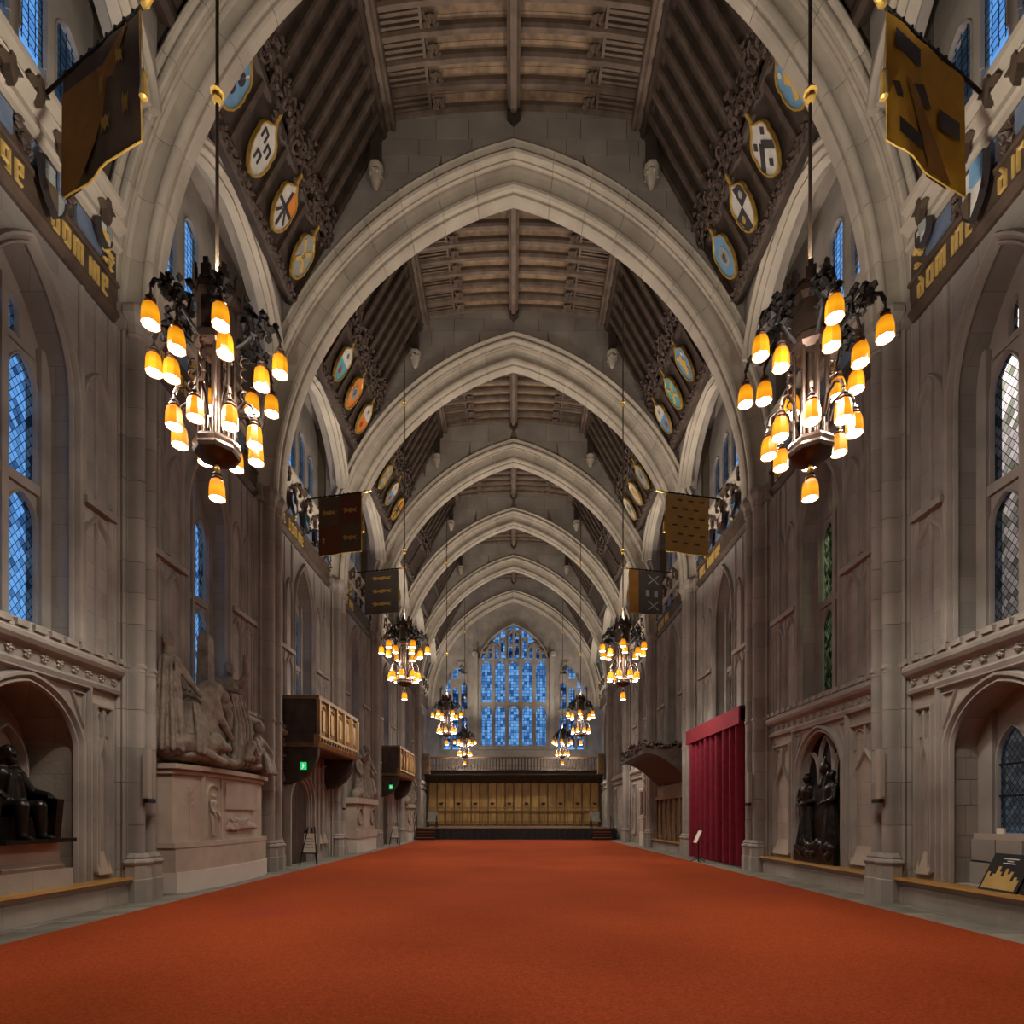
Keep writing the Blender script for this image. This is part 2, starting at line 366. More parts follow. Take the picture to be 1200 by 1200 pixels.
def profile_run(mb, axis, prof, a0, a1):
    """closed (depth, z) profile run along the wall"""
    mb.prism([P(axis, d, a0, z) for d, z in prof], Vector(P(axis, 0, a1 - a0, 0)))

# ---------------------------------------------------------------- floor, carpet
floor = MB().box(-8.6, 8.6, -4, 47, -0.3, -0.02).build('floor', 'paving', label='stone paved floor of the hall around the red carpet', cat='floor', kind='structure')
slab_me = {}
for s in (-1, 1):
    y = 5.0; j = 0
    while y < 36.5:
        ln = (0.78, 0.62, 0.9, 0.7)[j % 4]
        for xa, xb in ((6.2, 6.72), (6.735, 7.3)):
            key = (s, j % 4, xa)
            if key not in slab_me:
                slab_me[key] = MB().box(min(s * xa, s * xb), max(s * xa, s * xb), 0.006, ln - 0.006, -0.03, 0.0).mesh('paving_slab', 'paving')
            o = link('paving_slab', slab_me[key], floor); o.location = (0, y + (0.2 if xa > 6.5 else 0), 0)
        y += ln; j += 1
carpet = MB()
xs = [-6.16 + 12.32 * i / 8 for i in range(9)]
carpet.box(-6.16, 6.16, -3.5, 36.75, -0.015, 0.012)
carpet.build('carpet', 'carpet', label='large plain rust red carpet covering the middle of the hall floor', cat='carpet')

# ---------------------------------------------------------------- cross arches
def arch_pt(s, o, t):
    th = t * math.acos(A_C / (A_R + o)); return s * (-A_C + (A_R + o) * math.cos(th)), A_SPR + (A_R + o) * math.sin(th)
def xe(z, o):
    h = z - A_SPR; r = A_R + o
    return max(0.0, -A_C + math.sqrt(r * r - h * h)) if 0 <= h < r else (A_SPAN + o if h < 0 else 0.0)
def roof_x(z):   # where the sloping roof meets the gable
    if z < 16.0: return 7.3
    return 6.35 - (z - 15.9) / 4.7 * 2.65 if z < 20.6 else 3.75
# moulding of the arch: (offset outward, depth fraction from the near face)
A_OUT = 0.76
A_PROF = [(0.76, 0.03), (0.76, -0.07), (0.71, -0.10), (0.67, -0.07), (0.65, 0.0), (0.63, 0.03), (0.60, -0.01), (0.54, -0.03), (0.49, 0.0), (0.47, 0.06), (0.49, 0.12), (0.49, 0.17), (0.45, 0.17), (0.445, 0.24), (0.48, 0.28),
          (0.50, 0.36), (0.46, 0.44), (0.36, 0.48), (0.26, 0.49), (0.20, 0.47), (0.19, 0.44), (0.15, 0.42), (0.09, 0.44), (0.05, 0.50), (0.06, 0.58), (0.09, 0.61), (0.09, 0.66), (0.03, 0.66), (0.0, 0.72), (0.0, 0.95), (0.03, 1.0)]
ARCH_LABEL = {0: 'nearest pointed stone arch, framing the top corners of the picture', 1: 'pointed stone arch with pendant posts under the dark timber ceiling, second from the camera',
              2: 'brightly lit pointed stone arch between the second pair of banners', 3: 'pointed stone arch in the middle of the row, fourth from the camera',
              4: 'pointed stone arch just above the third pair of chandeliers, fifth from the camera', 5: 'farthest free pointed stone arch before the great end window'}
def cross_arch(k):
    y0, y1 = NEAR[k], FAR[k]; t = y1 - y0
    w = thing('arch_wall', (0, y0, 0), ARCH_LABEL.get(k, 'plain stone arch behind the camera'), 'arch', kind='structure')
    core = MB(); N = 20
    for s in (-1, 1):
        pts = [arch_pt(s, 0.60, i / N) for i in range(N + 1)]
        for yy in (y0 + 0.05, y1 - 0.02):
            for p, r in zip(pts, pts[1:]): core.poly([(p[0], yy, p[1]), (r[0], yy, r[1]), (r[0], yy, 22.3), (p[0], yy, 22.3)])
            core.poly([(pts[0][0], yy, A_SPR), (s * 8.4, yy, A_SPR), (s * 8.4, yy, 22.3), (pts[0][0], yy, 22.3)])
        for p, r in zip(pts, pts[1:]): core.poly([(p[0], y0 + .05, p[1]), (r[0], y0 + .05, r[1]), (r[0], y1 - .02, r[1]), (p[0], y1 - .02, p[1])])
        core.box(min(s * 7.22, s * 8.4), max(s * 7.22, s * 8.4), y0 + .05, y1 - .02, 0, A_SPR)
    core.build('masonry_core', 'mortar', w)
    # voussoirs
    nv = 11; gap = 0.0009
    for s in (-1, 1):
        for i in range(nv):
            ta, tb = i / nv + gap / 2, (i + 1) / nv - gap / 2
            if i == nv - 1: tb = 1.0
            m = MB(); rings = []
            for q in range(5):
                tt = ta + (tb - ta) * q / 4; ring = []
                for o, d in A_PROF:
                    x, z = arch_pt(s, o, tt); ring.append((x, y0 + d * t, z))
                rings.append(ring)
            m.rings(rings, False)
            for rg in (rings[0], rings[-1]):   # joint faces
                x, z = arch_pt(s, A_OUT, ta if rg is rings[0] else tb); m.poly(rg + [(x, y1, z)])
            m.build('voussoir', 'arch_stone', w, smooth=35)
    # ashlar of the gable
    if k >= 1:
        z = A_SPR + (0.3 if k < 3 else 2.0); rnd = random.Random(40 + k); row = 0
        while z < 21.4:
            h = rnd.choice((0.46, 0.52, 0.58)) * (1.0 if k < 3 else 1.6); z1 = z + h
            for s in (-1, 1):
                a = rnd.uniform(0.5, 1.1) * (0 if xe(z, .70) > 0 else 1) if s > 0 else 0.0
                x = -0.05 if xe(z, .70) == 0 and s < 0 else 0.0
                lo = min(xe(z, .70), xe(z1, .70)); hi = max(roof_x(z), roof_x(z1)); x = lo + (0 if s > 0 else 0)
                while x < hi - 0.05:
                    xb = x + rnd.uniform(0.75, 1.5) * (1.0 if k < 3 else 1.5); xb = hi if hi - xb < 0.35 else xb
                    g = 0.006
                    bl, tl = max(x, xe(z, .70)) + g, max(x, xe(z1, .70)) + g
                    br, tr = min(xb, roof_x(z)) - g, min(xb, roof_x(z1)) - g
                    pts = []
                    if br > bl: pts += [(bl, z + g), (br, z + g)]
                    if tr > tl: pts += [(tr, z1 - g), (tl, z1 - g)]
                    if len(pts) == 2 and br > bl: pts = [(bl, z + g), (br, z + g), (br, z1 - g)] if xe(z1, .70) < br + 3 else []
                    if len(pts) == 2: pts = [] if not (tr > tl) else [(tr, z1 - g), (tl, z1 - g), (tr, z + g + 0.6 * h if False else z + g)]
                    if len(pts) >= 3:
                        f = y0 + rnd.uniform(0.0, 0.006)
                        MB().prism([(s * px, f, pz) for px, pz in pts], (0, 0.06, 0)).build('ashlar_block', 'ashlar', w)
                    x = xb
            z = z1; row += 1
    return w
ARCHES = {k: cross_arch(k) for k in range(0, 6)}

# ---------------------------------------------------------------- piers
def circ(cx, cy, r, a0, a1, n):
    return [(cx + r * math.cos(a0 + (a1 - a0) * i / n), cy + r * math.sin(a0 + (a1 - a0) * i / n)) for i in range(n + 1)]
def pier_profile():
    """plan of the inner side (x from the middle, y from the pier's centre)"""
    D = math.radians
    L = [(7.30, -0.56), (7.16, -0.56), (7.12, -0.50)]
    L += circ(7.085, -0.49, 0.055, D(250), D(110), 5)
    L += [(7.07, -0.435), (7.02, -0.43), (7.02, -0.405), (7.05, -0.39), (6.99, -0.385)]
    L += circ(6.90, -0.265, 0.135, D(285), D(75), 9) + [(6.985, -0.12), (6.995, -0.09)] + circ(6.94, -0.045, 0.03, D(270), D(180), 3)
    L += circ(6.96, 0.0, 0.07, D(-80), D(80), 0) if False else [(6.97, -0.04), (6.97, 0.04)]
    half = L[:]
    return half[:-2] + [(6.91, 0.0)] + [(x, -y) for x, y in reversed(half[:-2])]
PPROF = pier_profile()
PIER_WHERE = {(0, -1): 'clustered stone pillar between the seated bronze figure and the sculpted monument', (1, -1): 'clustered stone pillar between the big sculpted monument and the first oak balcony',
              (2, -1): 'clustered stone pillar past the first oak balcony, beside the second monument', (3, -1): 'clustered stone pillar between the second monument and the farther oak balcony',
              (4, -1): 'clustered stone pillar past the farther oak balcony', (5, -1): 'clustered stone pillar at the stage, on the balcony side',
              (0, 1): 'clustered stone pillar between the leaded niche window and the dark bronze memorial', (1, 1): 'clustered stone pillar between the dark bronze memorial and the red curtain',
              (2, 1): 'clustered stone pillar hidden behind the far end of the red curtain', (3, 1): 'clustered stone pillar between the oak canopy and the wall tablet',
              (4, 1): 'clustered stone pillar past the white wall tablet', (5, 1): 'clustered stone pillar at the stage, on the curtain side'}
for k in range(0, 6):
    for s in (-1, 1):
        yc = (NEAR[k] + FAR[k]) / 2; sc = (FAR[k] - NEAR[k]) / 1.12
        w = thing('pillar', (s * 7.0, yc, 0), PIER_WHERE[(k, s)], 'pillar', kind='structure', group='pillars along the hall')
        rnd = random.Random(k * 7 + s); z = 0.0
        def ringz(z, grow=0.0): return [(s * (x - (grow if x < 7.2 else 0)), yc + y * sc, z) for x, y in PPROF]
        while z < 10.35:
            h = rnd.uniform(0.55, 0.85) if k < 3 else 2.6
            z1 = min(10.35, z + h); z1 = 10.35 if 10.35 - z1 < 0.3 else z1
            if z < 4.27 < z1: z1 = 4.27
            MB().rings([ringz(z + 0.004), ringz(z1 - 0.004)], False, True).build('shaft_course', 'ashlar', w, smooth=40)
            z = z1
        MB().rings([ringz(4.24, 0.0), ringz(4.26, 0.025), ringz(4.31, 0.025), ringz(4.34, 0.0)], False).build('string_course', 'stone', w, smooth=40)
        for dy in (-0.265, 0.265):
            c = (s * 6.90, yc + dy * sc, 0)
            MB().lathe([(0.235, 0), (0.235, 0.40), (0.22, 0.42), (0.215, 0.66), (0.235, 0.68), (0.25, 0.72), (0.235, 0.75), (0.19, 0.78), (0.20, 0.81), (0.175, 0.85), (0.15, 0.88)], c, 8, PI / 8).build('pillar_base', 'ashlar', w, smooth=25)
            MB().lathe([(0.14, 10.24), (0.175, 10.27), (0.16, 10.32), (0.18, 10.38), (0.175, 10.46), (0.235, 10.56), (0.27, 10.60), (0.27, 10.70), (0.25, 10.76), (0.22, 10.80)], c, 8, PI / 8).build('capital', 'ashlar', w, smooth=25)
        MB().box(min(s * 6.99, s * 7.3), max(s * 6.99, s * 7.3), yc - 0.62 * sc, yc + 0.62 * sc, 10.36, 10.80).build('impost', 'stone', w)

# ---------------------------------------------------------------- long walls
WALL = {-1: thing('wall_left', (-7.2, 0, 0), 'long stone wall with the seated bronze figure, the monuments and the oak balconies', 'wall', kind='structure'),
        1: thing('wall_right', (7.2, 0, 0), 'long stone wall with the red curtain and the dark bronze memorial', 'wall', kind='structure')}
WIN_N = [0]
def ordinal_bay(b): return ['nearest', 'second', 'third', 'fourth', 'fifth', 'sixth', 'seventh'][b + 1]
SIDE = {-1: 'the statue wall', 1: 'the curtain wall'}

def pane(mb_axis, curve, zb, d, mat, parent, name='pane', label=None):
    loop = with_legs(curve, zb); m = MB(); m.poly([P(mb_axis, d, a, z) for a, z in loop], [(a, z) for a, z in loop])
    return m.build(name, mat, parent, label=label)

def light_with_head(axis, win, ac, hw, zb, zs, za, top, d, mat, stone='stone', cusp=True):
    """one light: glass with a pointed head, and the stone spandrel over it"""
    cv = pointed(ac, hw, zs, za, 6)
    pane(axis, cv, zb, d, mat, win)
    m = MB()
    for p, r in zip(cv, cv[1:]):
        m.prism([P(axis, d - 0.06 if axis else d - 0.08, *p), P(axis, d - 0.06 if axis else d - 0.08, *r), P(axis, d - 0.06 if axis else d - 0.08, r[0], top), P(axis, d - 0.06 if axis else d - 0.08, p[0], top)], Vector(P(axis, 0.12, 0, 0)))
    m.build('light_head', stone, win)
    if cusp:
        m = MB(); ribbon(m, axis, with_legs(cv, zb), 0.05, d - 0.02, d - 0.09); m.build('light_moulding', stone, win)

def big_window(s, b):
    yc = BC[b]; WIN_N[0] += 1
    win = thing('window_%d' % WIN_N[0], (s * 7.7, yc, 4.4), 'tall two-light leaded window in the %s bay of %s' % (ordinal_bay(b), SIDE[s]), 'window', kind='structure')
    g = {(-1): 'glass_blue', 1: 'glass_pale'}[s]
    if s == 1 and b >= 0: g = 'glass_green'
    d = 7.66; hw = 0.60
    for sg in (-1, 1):
        a = yc + sg * 0.345
        light_with_head(s, win, a, 0.27, 6.80, 8.20, 8.72, 8.80, d, g)
        light_with_head(s, win, a, 0.27, 4.55, 6.16, 6.58, 6.68, d, g)
    light_with_head(s, win, yc + 0.17, 0.12, 8.9, 9.25, 9.45, 9.55, d, g); light_with_head(s, win, yc - 0.17, 0.12, 8.9, 9.25, 9.45, 9.55, d, g)
    m = MB(); m.box(*sorted((s * 7.52, s * 7.78)), yc - 0.055, yc + 0.055, 4.5, 9.6); m.build('mullion', 'stone', win)
    MB().box(*sorted((s * 7.54, s * 7.78)), yc - 0.62, yc + 0.62, 6.64, 6.80).build('transom', 'stone', win)
    for e in (-1, 1): MB().box(*sorted((s * 7.52, s * 7.78)), *sorted((yc + e * 0.62, yc + e * 0.80)), 4.5, 9.0).build('jamb', 'stone', win)
    MB().box(*sorted((s * 7.60, s * 7.74)), yc - 0.60, yc + 0.60, 8.78, 8.92).build('tracery_bar', 'stone', win)
    # back wall round the head of the window
    m = MB(); m.box(*sorted((s * 7.62, s * 7.72)), yc - 0.8, yc - 0.28, 8.85, 10.1); m.box(*sorted((s * 7.62, s * 7.72)), yc + 0.28, yc + 0.8, 8.85, 10.1); m.box(*sorted((s * 7.62, s * 7.72)), yc - 0.28, yc + 0.28, 9.5, 10.1)
    m.build('window_head', 'stone', win)
    MB().prism([(s * 7.2, yc - 0.8, 4.36), (s * 7.66, yc - 0.8, 4.62), (s * 7.66, yc - 0.8, 4.3), (s * 7.2, yc - 0.8, 4.3)], (0, 1.6, 0)).build('window_sill', 'stone', win)

def blind_panels(s, b, W):
    """two-storey cusped blind panels beside the window"""
    y0, y1 = BAYS[b]; yc = BC[b]
    for sg in (-1, 1):
        inner = yc + sg * 0.98; outer = (y1 - 0.10) if sg > 0 else (max(y0, yc - 2.25) + 0.10)
        ac = (inner + outer) / 2; w2 = abs(outer - inner) / 2
        n = 2 if w2 > 0.5 else 1
        for j in range(n):
            hw = w2 / n - 0.05; a = ac + (j - (n - 1) / 2) * 2 * w2 / n
            if n == 2: hw = min(hw, 0.26)
            m = MB(); cv = pointed(a, hw, 8.55, 9.15, 6); ribbon(m, s, with_legs(cv, 6.98), 0.07, XW, XW - 0.07)
            m.build('blind_panel', 'stone', W)
            m = MB(); cv = ogee(a, hw, 6.30, 6.70, 6); ribbon(m, s, with_legs(cv, 4.45), 0.07, XW, XW - 0.07)
            m.build('blind_panel', 'stone', W)
            MB().box(*sorted((s * (XW + 0.01), s * (XW - 0.13))), a - hw - 0.05, a + hw + 0.05, 6.78, 6.90).build('panel_bracket', 'stone', W)
        # slender vertical shafts
        for q in (0.02, 1.0):
            a = inner + (outer - inner) * q
            MB().tube([(s * (XW - 0.01), a, 4.4), (s * (XW - 0.01), a, 10.35)], 0.055, 8).build('wall_shaft', 'stone', W, smooth=60)
        MB().tube([(s * (XW - 0.0), ac, 4.4), (s * (XW - 0.0), ac, 10.35)], 0.035, 6).build('wall_shaft', 'stone', W, smooth=60)
        edge = y1 if sg > 0 else max(y0, yc - 2.25)
        for q, r_ in ((0.04, .06), (0.15, .03), (0.25, .055), (0.35, .03), (0.44, .045)):
            if w2 < 0.5 and q > 0.2: continue
            a = edge - sg * q; MB().tube([(s * (XW - 0.015), a, 4.42), (s * (XW - 0.015), a, 10.36)], r_, 8).build('wall_shaft', 'stone', W, smooth=60)

def lower_stage(s, b, W, niche=True):
    y0, y1 = BAYS[b]; yc = BC[b]; y0 = max(y0, yc - 2.3) if b == -1 else y0
    m = MB(); D = XW
    if niche:
        cv = pointed(yc, 0.92, 2.70, 3.60, 12); holed(m, s, y0, y1, 0, 4.3, cv, 0.46, D, 8.05 if not (s == 1 and b == -1) else 7.80)
        m.poly([P(s, 8.05, yc - 1.0, 0.3), P(s, 8.05, yc + 1.0, 0.3), P(s, 8.05, yc + 1.0, 3.8), P(s, 8.05, yc - 1.0, 3.8)]) if not (s == 1 and b == -1) else None
        m.build('lower_wall', 'wall_stone_warm', W)
        for o, w, p in ((0.07, 0.12, 0.09), (-0.03, 0.07, 0.05)):
            mm = MB(); ribbon(mm, s, with_legs(pointed(yc, 0.92 + o, 2.70, 3.60 + o, 12), 0.46), w, D + 0.01, D - p); mm.build('niche_moulding', 'stone', W, smooth=50)
        # square label over the arch with foliate spandrels
        mm = MB(); ribbon(mm, s, [(yc - 1.12, 0.46), (yc - 1.12, 3.72), (yc + 1.12, 3.72), (yc + 1.12, 0.46)], 0.09, D, D - 0.10); mm.build('niche_label', 'stone', W)
        for sg in (-1, 1):
            mm = MB(); q = yc + sg * 0.92; ribbon(mm, s, [(q - 0.13, 3.6), (q + 0.13, 3.6), (q + sg * 0.10, 3.05), (q - 0.13 * 1, 3.6)], 0.05, D, D - 0.05); mm.build('spandrel', 'stone', W)
    else:
        m.poly([P(s, D, y0, 0), P(s, D, y1, 0), P(s, D, y1, 4.3), P(s, D, y0, 4.3)]); m.build('lower_wall', 'wall_stone_warm', W)
    # flanking panels with ogee heads and little upper lights
    for sg in (-1, 1):
        inner = yc + sg * 1.22; outer = (y1 - 0.12) if sg > 0 else (y0 + 0.12); a = (inner + outer) / 2; hw = abs(outer - inner) / 2 - 0.06
        if hw < 0.1: continue
        hw = min(hw, 0.42)
        mm = MB(); ribbon(mm, s, [(a - hw - .03, 0.6), (a - hw - .03, 3.45), (a + hw + .03, 3.45), (a + hw + .03, 0.6)], 0.08, D, D - 0.09); mm.build('panel_frame', 'stone', W)
        mm = MB(); ribbon(mm, s, with_legs(ogee(a, hw - 0.05, 2.35, 2.95, 7), 0.6), 0.06, D, D - 0.07); mm.build('ogee_panel', 'stone', W)
        MB().box(*sorted((s * (D + .01), s * (D - 0.06))), a - 0.025, a + 0.025, 2.9, 3.42).build('panel_mullion', 'stone', W)
        for e in (-1, 1):
            mm = MB(); ribbon(mm, s, with_legs(pointed(a + e * hw * 0.47, hw * 0.36, 3.18, 3.36, 4), 2.95), 0.035, D, D - 0.04); mm.build('panel_light', 'stone', W)
        MB().prism([P(s, D, a - hw, 0.55), P(s, D - 0.10, a - hw, 0.55), P(s, D, a - hw, 0.95)], (0, 2 * hw, 0)).build('panel_weathering', 'pale_stone', W)
    # cornice with fleurons and cresting
    prof = [(D + 0.02, 3.72), (D - 0.10, 3.74), (D - 0.12, 3.80), (D - 0.05, 3.86), (D - 0.05, 4.02), (D - 0.16, 4.08), (D - 0.20, 4.14), (D - 0.20, 4.20), (D - 0.12, 4.26), (D - 0.08, 4.40), (D + 0.02, 4.46)]
    mm = MB(); profile_run(mm, s, prof, y0, y1); mm.build('cornice', 'stone', W)
    y = y0 + 0.2; rnd = random.Random(b * 3 + s)
    flr = MB()
    for k in range(5):
        an = 2 * PI * k / 5; flr.lump((0, 0.045 * math.cos(an), 0.045 * math.sin(an)), 0.036, rnd)
    flr.lump((0, 0, 0), 0.045, rnd); fme = flr.mesh('fleuron', 'stone')
    den = MB().box(-0.035, 0.035, -0.10, 0.10, -0.045, 0.045).mesh('cresting_block', 'stone')
    while y < y1 - 0.1:
        o = link('fleuron', fme, W); o.location = (s * (D - 0.07), y, 3.94); WORLD_fix(o, W)
        if b < 2:
            o = link('cresting_block', den, W); o.location = (s * (D - 0.12), y + 0.14, 4.34); WORLD_fix(o, W)
        y += 0.29
def WORLD_fix(o, W): pass

def bench(s, b):
    y0, y1 = BAYS[b]; yc = BC[b]; y0 = max(y0, yc - 2.3) if b == -1 else y0
    where = {(-1, -1): 'below the seated bronze figure', (-1, 1): 'below the leaded niche window', (0, 1): 'below the dark bronze memorial', (2, 1): 'under the oak canopy'}[(b, s)]
    t = thing('wall_bench', (s * 7.05, yc, 0), 'stone wall bench with an oak seat board ' + where, 'bench', group='stone benches along the walls')
    m = MB(); profile_run(m, s, [(7.22, 0), (6.92, 0), (6.92, 0.27), (6.97, 0.31), (6.90, 0.36), (6.86, 0.41), (7.22, 0.41)], y0 + 0.03, y1 - 0.03); m.build('bench_stone', 'wall_stone_warm', t)
    m = MB(); profile_run(m, s, [(7.22, 0.41), (6.83, 0.41), (6.82, 0.425), (6.83, 0.46), (7.22, 0.46)], y0 + 0.03, y1 - 0.03); m.build('seat_board', 'oak_bench', t)

LETTER = {'o': [[(0, .1), (0, .9), (.5, .9), (.5, .1), (0, .1)]], 'r': [[(0, 0), (0, 1)], [(0, .85), (.4, .95), (.45, .75)]], 'i': [[(.1, 0), (.1, .95)]], 'e': [[(.45, .05), (0, .1), (0, .9), (.45, .95), (.45, .55), (0, .5)]],
          'n': [[(0, 0), (0, .95)], [(0, .9), (.45, .95), (.45, 0)]], 'd': [[(0, .1), (0, .7), (.45, .7), (.45, .1), (0, .1)], [(.45, .7), (.1, 1.1)]], 'm': [[(0, 0), (0, .95)], [(0, .9), (.4, .95), (.4, 0)], [(.4, .9), (.8, .95), (.8, 0)]],
          'u': [[(0, .95), (0, .05), (.45, .05)], [(.45, .95), (.45, 0)]], 'g': [[(.45, .9), (0, .9), (0, .35), (.45, .3), (.45, -.1), (0, -.1)], [(.45, .95), (.45, .3)]], 's': [[(.45, .9), (0, .85), (.45, .15), (0, .05)]],
          'p': [[(0, -.1), (0, .95)], [(0, .9), (.45, .85), (.45, .2), (0, .15)]], 'a': [[(0, .8), (.45, .9), (.45, 0)], [(.45, .45), (0, .35), (0, .05), (.45, .1)]], 'l': [[(.1, 0), (.1, 1.1)]]}
def lettering(s, W, text, a0, d, z0, h):
    """broken-letter gold capitals running along the frieze, read from inside the hall"""
    a = a0; dirn = 1 if s < 0 else -1
    for ch in text:
        if ch == ' ': a += dirn * h * 0.55; continue
        m = MB()
        for st in LETTER[ch]:
            ribbon(m, s, [(a + dirn * px * h * 0.62, z0 + pz * h) for px, pz in st], h * 0.17, d, d - 0.03)
        m.build('letter', 'gold_paint', W)
        a += dirn * h * (0.95 if ch == 'm' else (0.30 if ch in 'il' else 0.62))
    return a

SHIELD_OUT = [(-0.5, 0.5), (0.5, 0.5), (0.5, 0.1), (0.44, -0.15), (0.3, -0.38), (0.12, -0.54), (0, -0.62), (-0.12, -0.54), (-0.3, -0.38), (-0.44, -0.15), (-0.5, 0.1)]
OVAL_OUT = [(0, 0.62), (0.16, 0.50), (0.36, 0.40), (0.46, 0.30), (0.50, 0.18), (0.47, 0.08), (0.50, -0.04), (0.46, -0.24), (0.36, -0.42), (0.2, -0.56), (0, -0.62), (-0.2, -0.56), (-0.36, -0.42), (-0.46, -0.24), (-0.50, -0.04), (-0.47, 0.08), (-0.50, 0.18), (-0.46, 0.30), (-0.36, 0.40), (-0.16, 0.50)]

def entablature(s, b, W):
    y0, y1 = BAYS[b]; D = XW; near = b < 2
    y0 = max(y0, BC[b] - 2.6) if b == -1 else y0
    m = MB(); profile_run(m, s, [(D + .02, 10.42), (D - 0.04, 10.43), (D - 0.08, 10.48), (D - 0.13, 10.54), (D - 0.11, 10.60), (D - 0.08, 10.62), (D + .02, 10.62)], y0, y1); m.build('frieze_moulding', 'entab_wood', W)
    m = MB(); profile_run(m, s, [(D + .02, 10.62), (D - 0.06, 10.62), (D - 0.06, 11.06), (D + .02, 11.06)], y0, y1); m.build('lettered_frieze', 'entab_wood', W)
    m = MB(); profile_run(m, s, [(D + .02, 11.06), (D - 0.09, 11.06), (D - 0.11, 11.11), (D - 0.08, 11.16), (D + .02, 11.16)], y0, y1); m.build('frieze_rail', 'entab_wood', W)
    m = MB(); profile_run(m, s, [(D + .02, 11.18), (D - 0.03, 11.18), (D - 0.03, 11.70), (D + .02, 11.70)], y0, y1); m.build('heraldic_frieze', 'entab_wood', W)
    rnd = random.Random(b * 11 + s); y = y0 + 0.35; j = 0
    pm = MB().box(-0.02, 0.02, -0.27, 0.27, -0.17, 0.17).mesh('blue_panel', 'blue_panel')
    while y < y1 - 0.3:
        o = link('blue_panel', pm, W); o.location = (s * (D - 0.045), y, 11.44)
        cm = MB()
        for q in range(14 if near else 5): cm.lump((s * (D - 0.08 + rnd.uniform(-.03, .03)), y + 0.42 + rnd.uniform(-.10, .10), 11.42 + rnd.uniform(-.2, .2)), 0.055 if near else .09, rnd)
        cm.build('carved_crest', 'gold_paint' if j % 3 == 1 else 'carved_wood', W)
        y += 0.84; j += 1
    txt = {0: 'domine dirige', 1: 'nos domine', 2: 'dirige nos'}.get(b, 'nos')
    if b == -1:
        for w_, a_ in ((('dirige', 7.02), ('domine', 8.46)) if s < 0 else (('domine', 9.62), ('dirige', 8.02))): lettering(s, W, w_, a_, D - 0.06, 10.67, 0.33)
    elif b < 3: lettering(s, W, txt, (y0 + 0.3) if s < 0 else (y1 - 0.3), D - 0.06, 10.67, 0.34)
    # stone cornice over it and the sloping sill of the upper window
    m = MB(); profile_run(m, s, [(D + .02, 11.68), (D - 0.12, 11.70), (D - 0.16, 11.76), (D - 0.10, 11.84), (D - 0.08, 11.98), (D - 0.20, 12.06), (D - 0.24, 12.12), (D - 0.16, 12.2), (D - 0.12, 12.32), (D - 0.22, 12.42), (D - 0.24, 12.50), (D - 0.06, 12.62), (D - 0.04, 12.70), (D + 0.10, 12.86), (D + 0.12, 12.98), (D + 0.42, 13.55), (D + 0.60, 13.55), (D + 0.60, 11.68)], y0, y1)
    m.build('stone_cornice', 'arch_stone', W)
    lf = MB().prism([(0, -0.03, 0.20), (0, 0.03, 0.20), (0, 0.05, 0.10), (0, 0.15, 0.06), (0, 0.06, -0.02), (0, 0.05, -0.12), (0, 0.0, -0.26), (0, -0.05, -0.12), (0, -0.06, -0.02), (0, -0.15, 0.06), (0, -0.05, 0.10)], (0.10, 0, 0)).mesh('cornice_leaf', 'entab_wood')
    y = y0 + 0.3; j = 0
    while y < y1 - 0.2:
        o = link('cornice_leaf', lf, W); o.location = (s * (D - 0.22) - 0.05, y, 12.22 if j % 2 else 11.95); y += 0.45; j += 1

def clerestory(s, b, W):
    y0, y1 = BAYS[b]; yc = (y0 + y1) / 2; WIN_N[0] += 1
    win = thing('window_%d' % WIN_N[0], (s * 7.6, yc, 13.6), 'upper traceried window of blue lights high in the %s bay of %s' % (ordinal_bay(b), SIDE[s]), 'window', kind='structure')
    d = 7.66; pitch = 0.66 if b == -1 else 0.86; hwl = 0.245 if b == -1 else 0.28
    cc = 7.975 if b == -1 else yc
    offs = (-2, -1, 0, 1, 2)
    lo = cc - 2.5 * pitch; hi = cc + 2.5 * pitch
    for j in offs:
        a = cc + j * pitch; top = 15.55 - abs(j) * 0.28
        light_with_head(s, win, a, hwl, 13.70, top - 0.35, top, 16.6, d, 'glass_clere')
    for j in range(6):
        a = lo + j * pitch; w2 = pitch / 2 - hwl
        MB().box(*sorted((s * 7.60, s * 7.74)), a - w2, a + w2, 13.4, 16.6).build('mullion', 'stone', win)
    m = MB(); m.box(*sorted((s * 7.62, s * 7.735)), y0 - 0.05, lo, 13.0, 16.8); m.build('wall_flank', 'stone', win)
    if hi < y1 + .05:
        m = MB(); m.box(*sorted((s * 7.62, s * 7.735)), hi, y1 + 0.05, 13.0, 16.8); m.build('wall_flank', 'stone', win)
    # the wall rib below the roof, a broad pointed arch along the wall
    m = MB(); hw = (y1 - y0) / 2 - 0.02; cv = pointed(yc, hw, 14.25, 16.25, 12)
    for p, r in zip(cv, cv[1:]):
        for dd in (6.42, 7.1): m.poly([P(s, dd, *p), P(s, dd, *r), P(s, dd, r[0], 17.3), P(s, dd, p[0], 17.3)])
        m.poly([P(s, 6.42, *p), P(s, 6.42, *r), P(s, 7.1, *r), P(s, 7.1, *p)])
    m.build('wall_rib_spandrel', 'stone', W)
    MB().box(*sorted((s * 6.9, s * 8.2)), y0 - 0.02, y1 + 0.02, 16.6, 16.75).build('recess_soffit', 'stone', W)
    for o, w, dd in ((0.02, 0.16, 6.36), (-0.10, 0.14, 6.46), (-0.20, 0.10, 6.60)):
        mm = MB(); ribbon(mm, s, pointed(yc, hw + o, 14.25, 16.25 + o, 12), w, dd + 0.2, dd); mm.build('wall_rib', 'arch_stone', W, smooth=50)

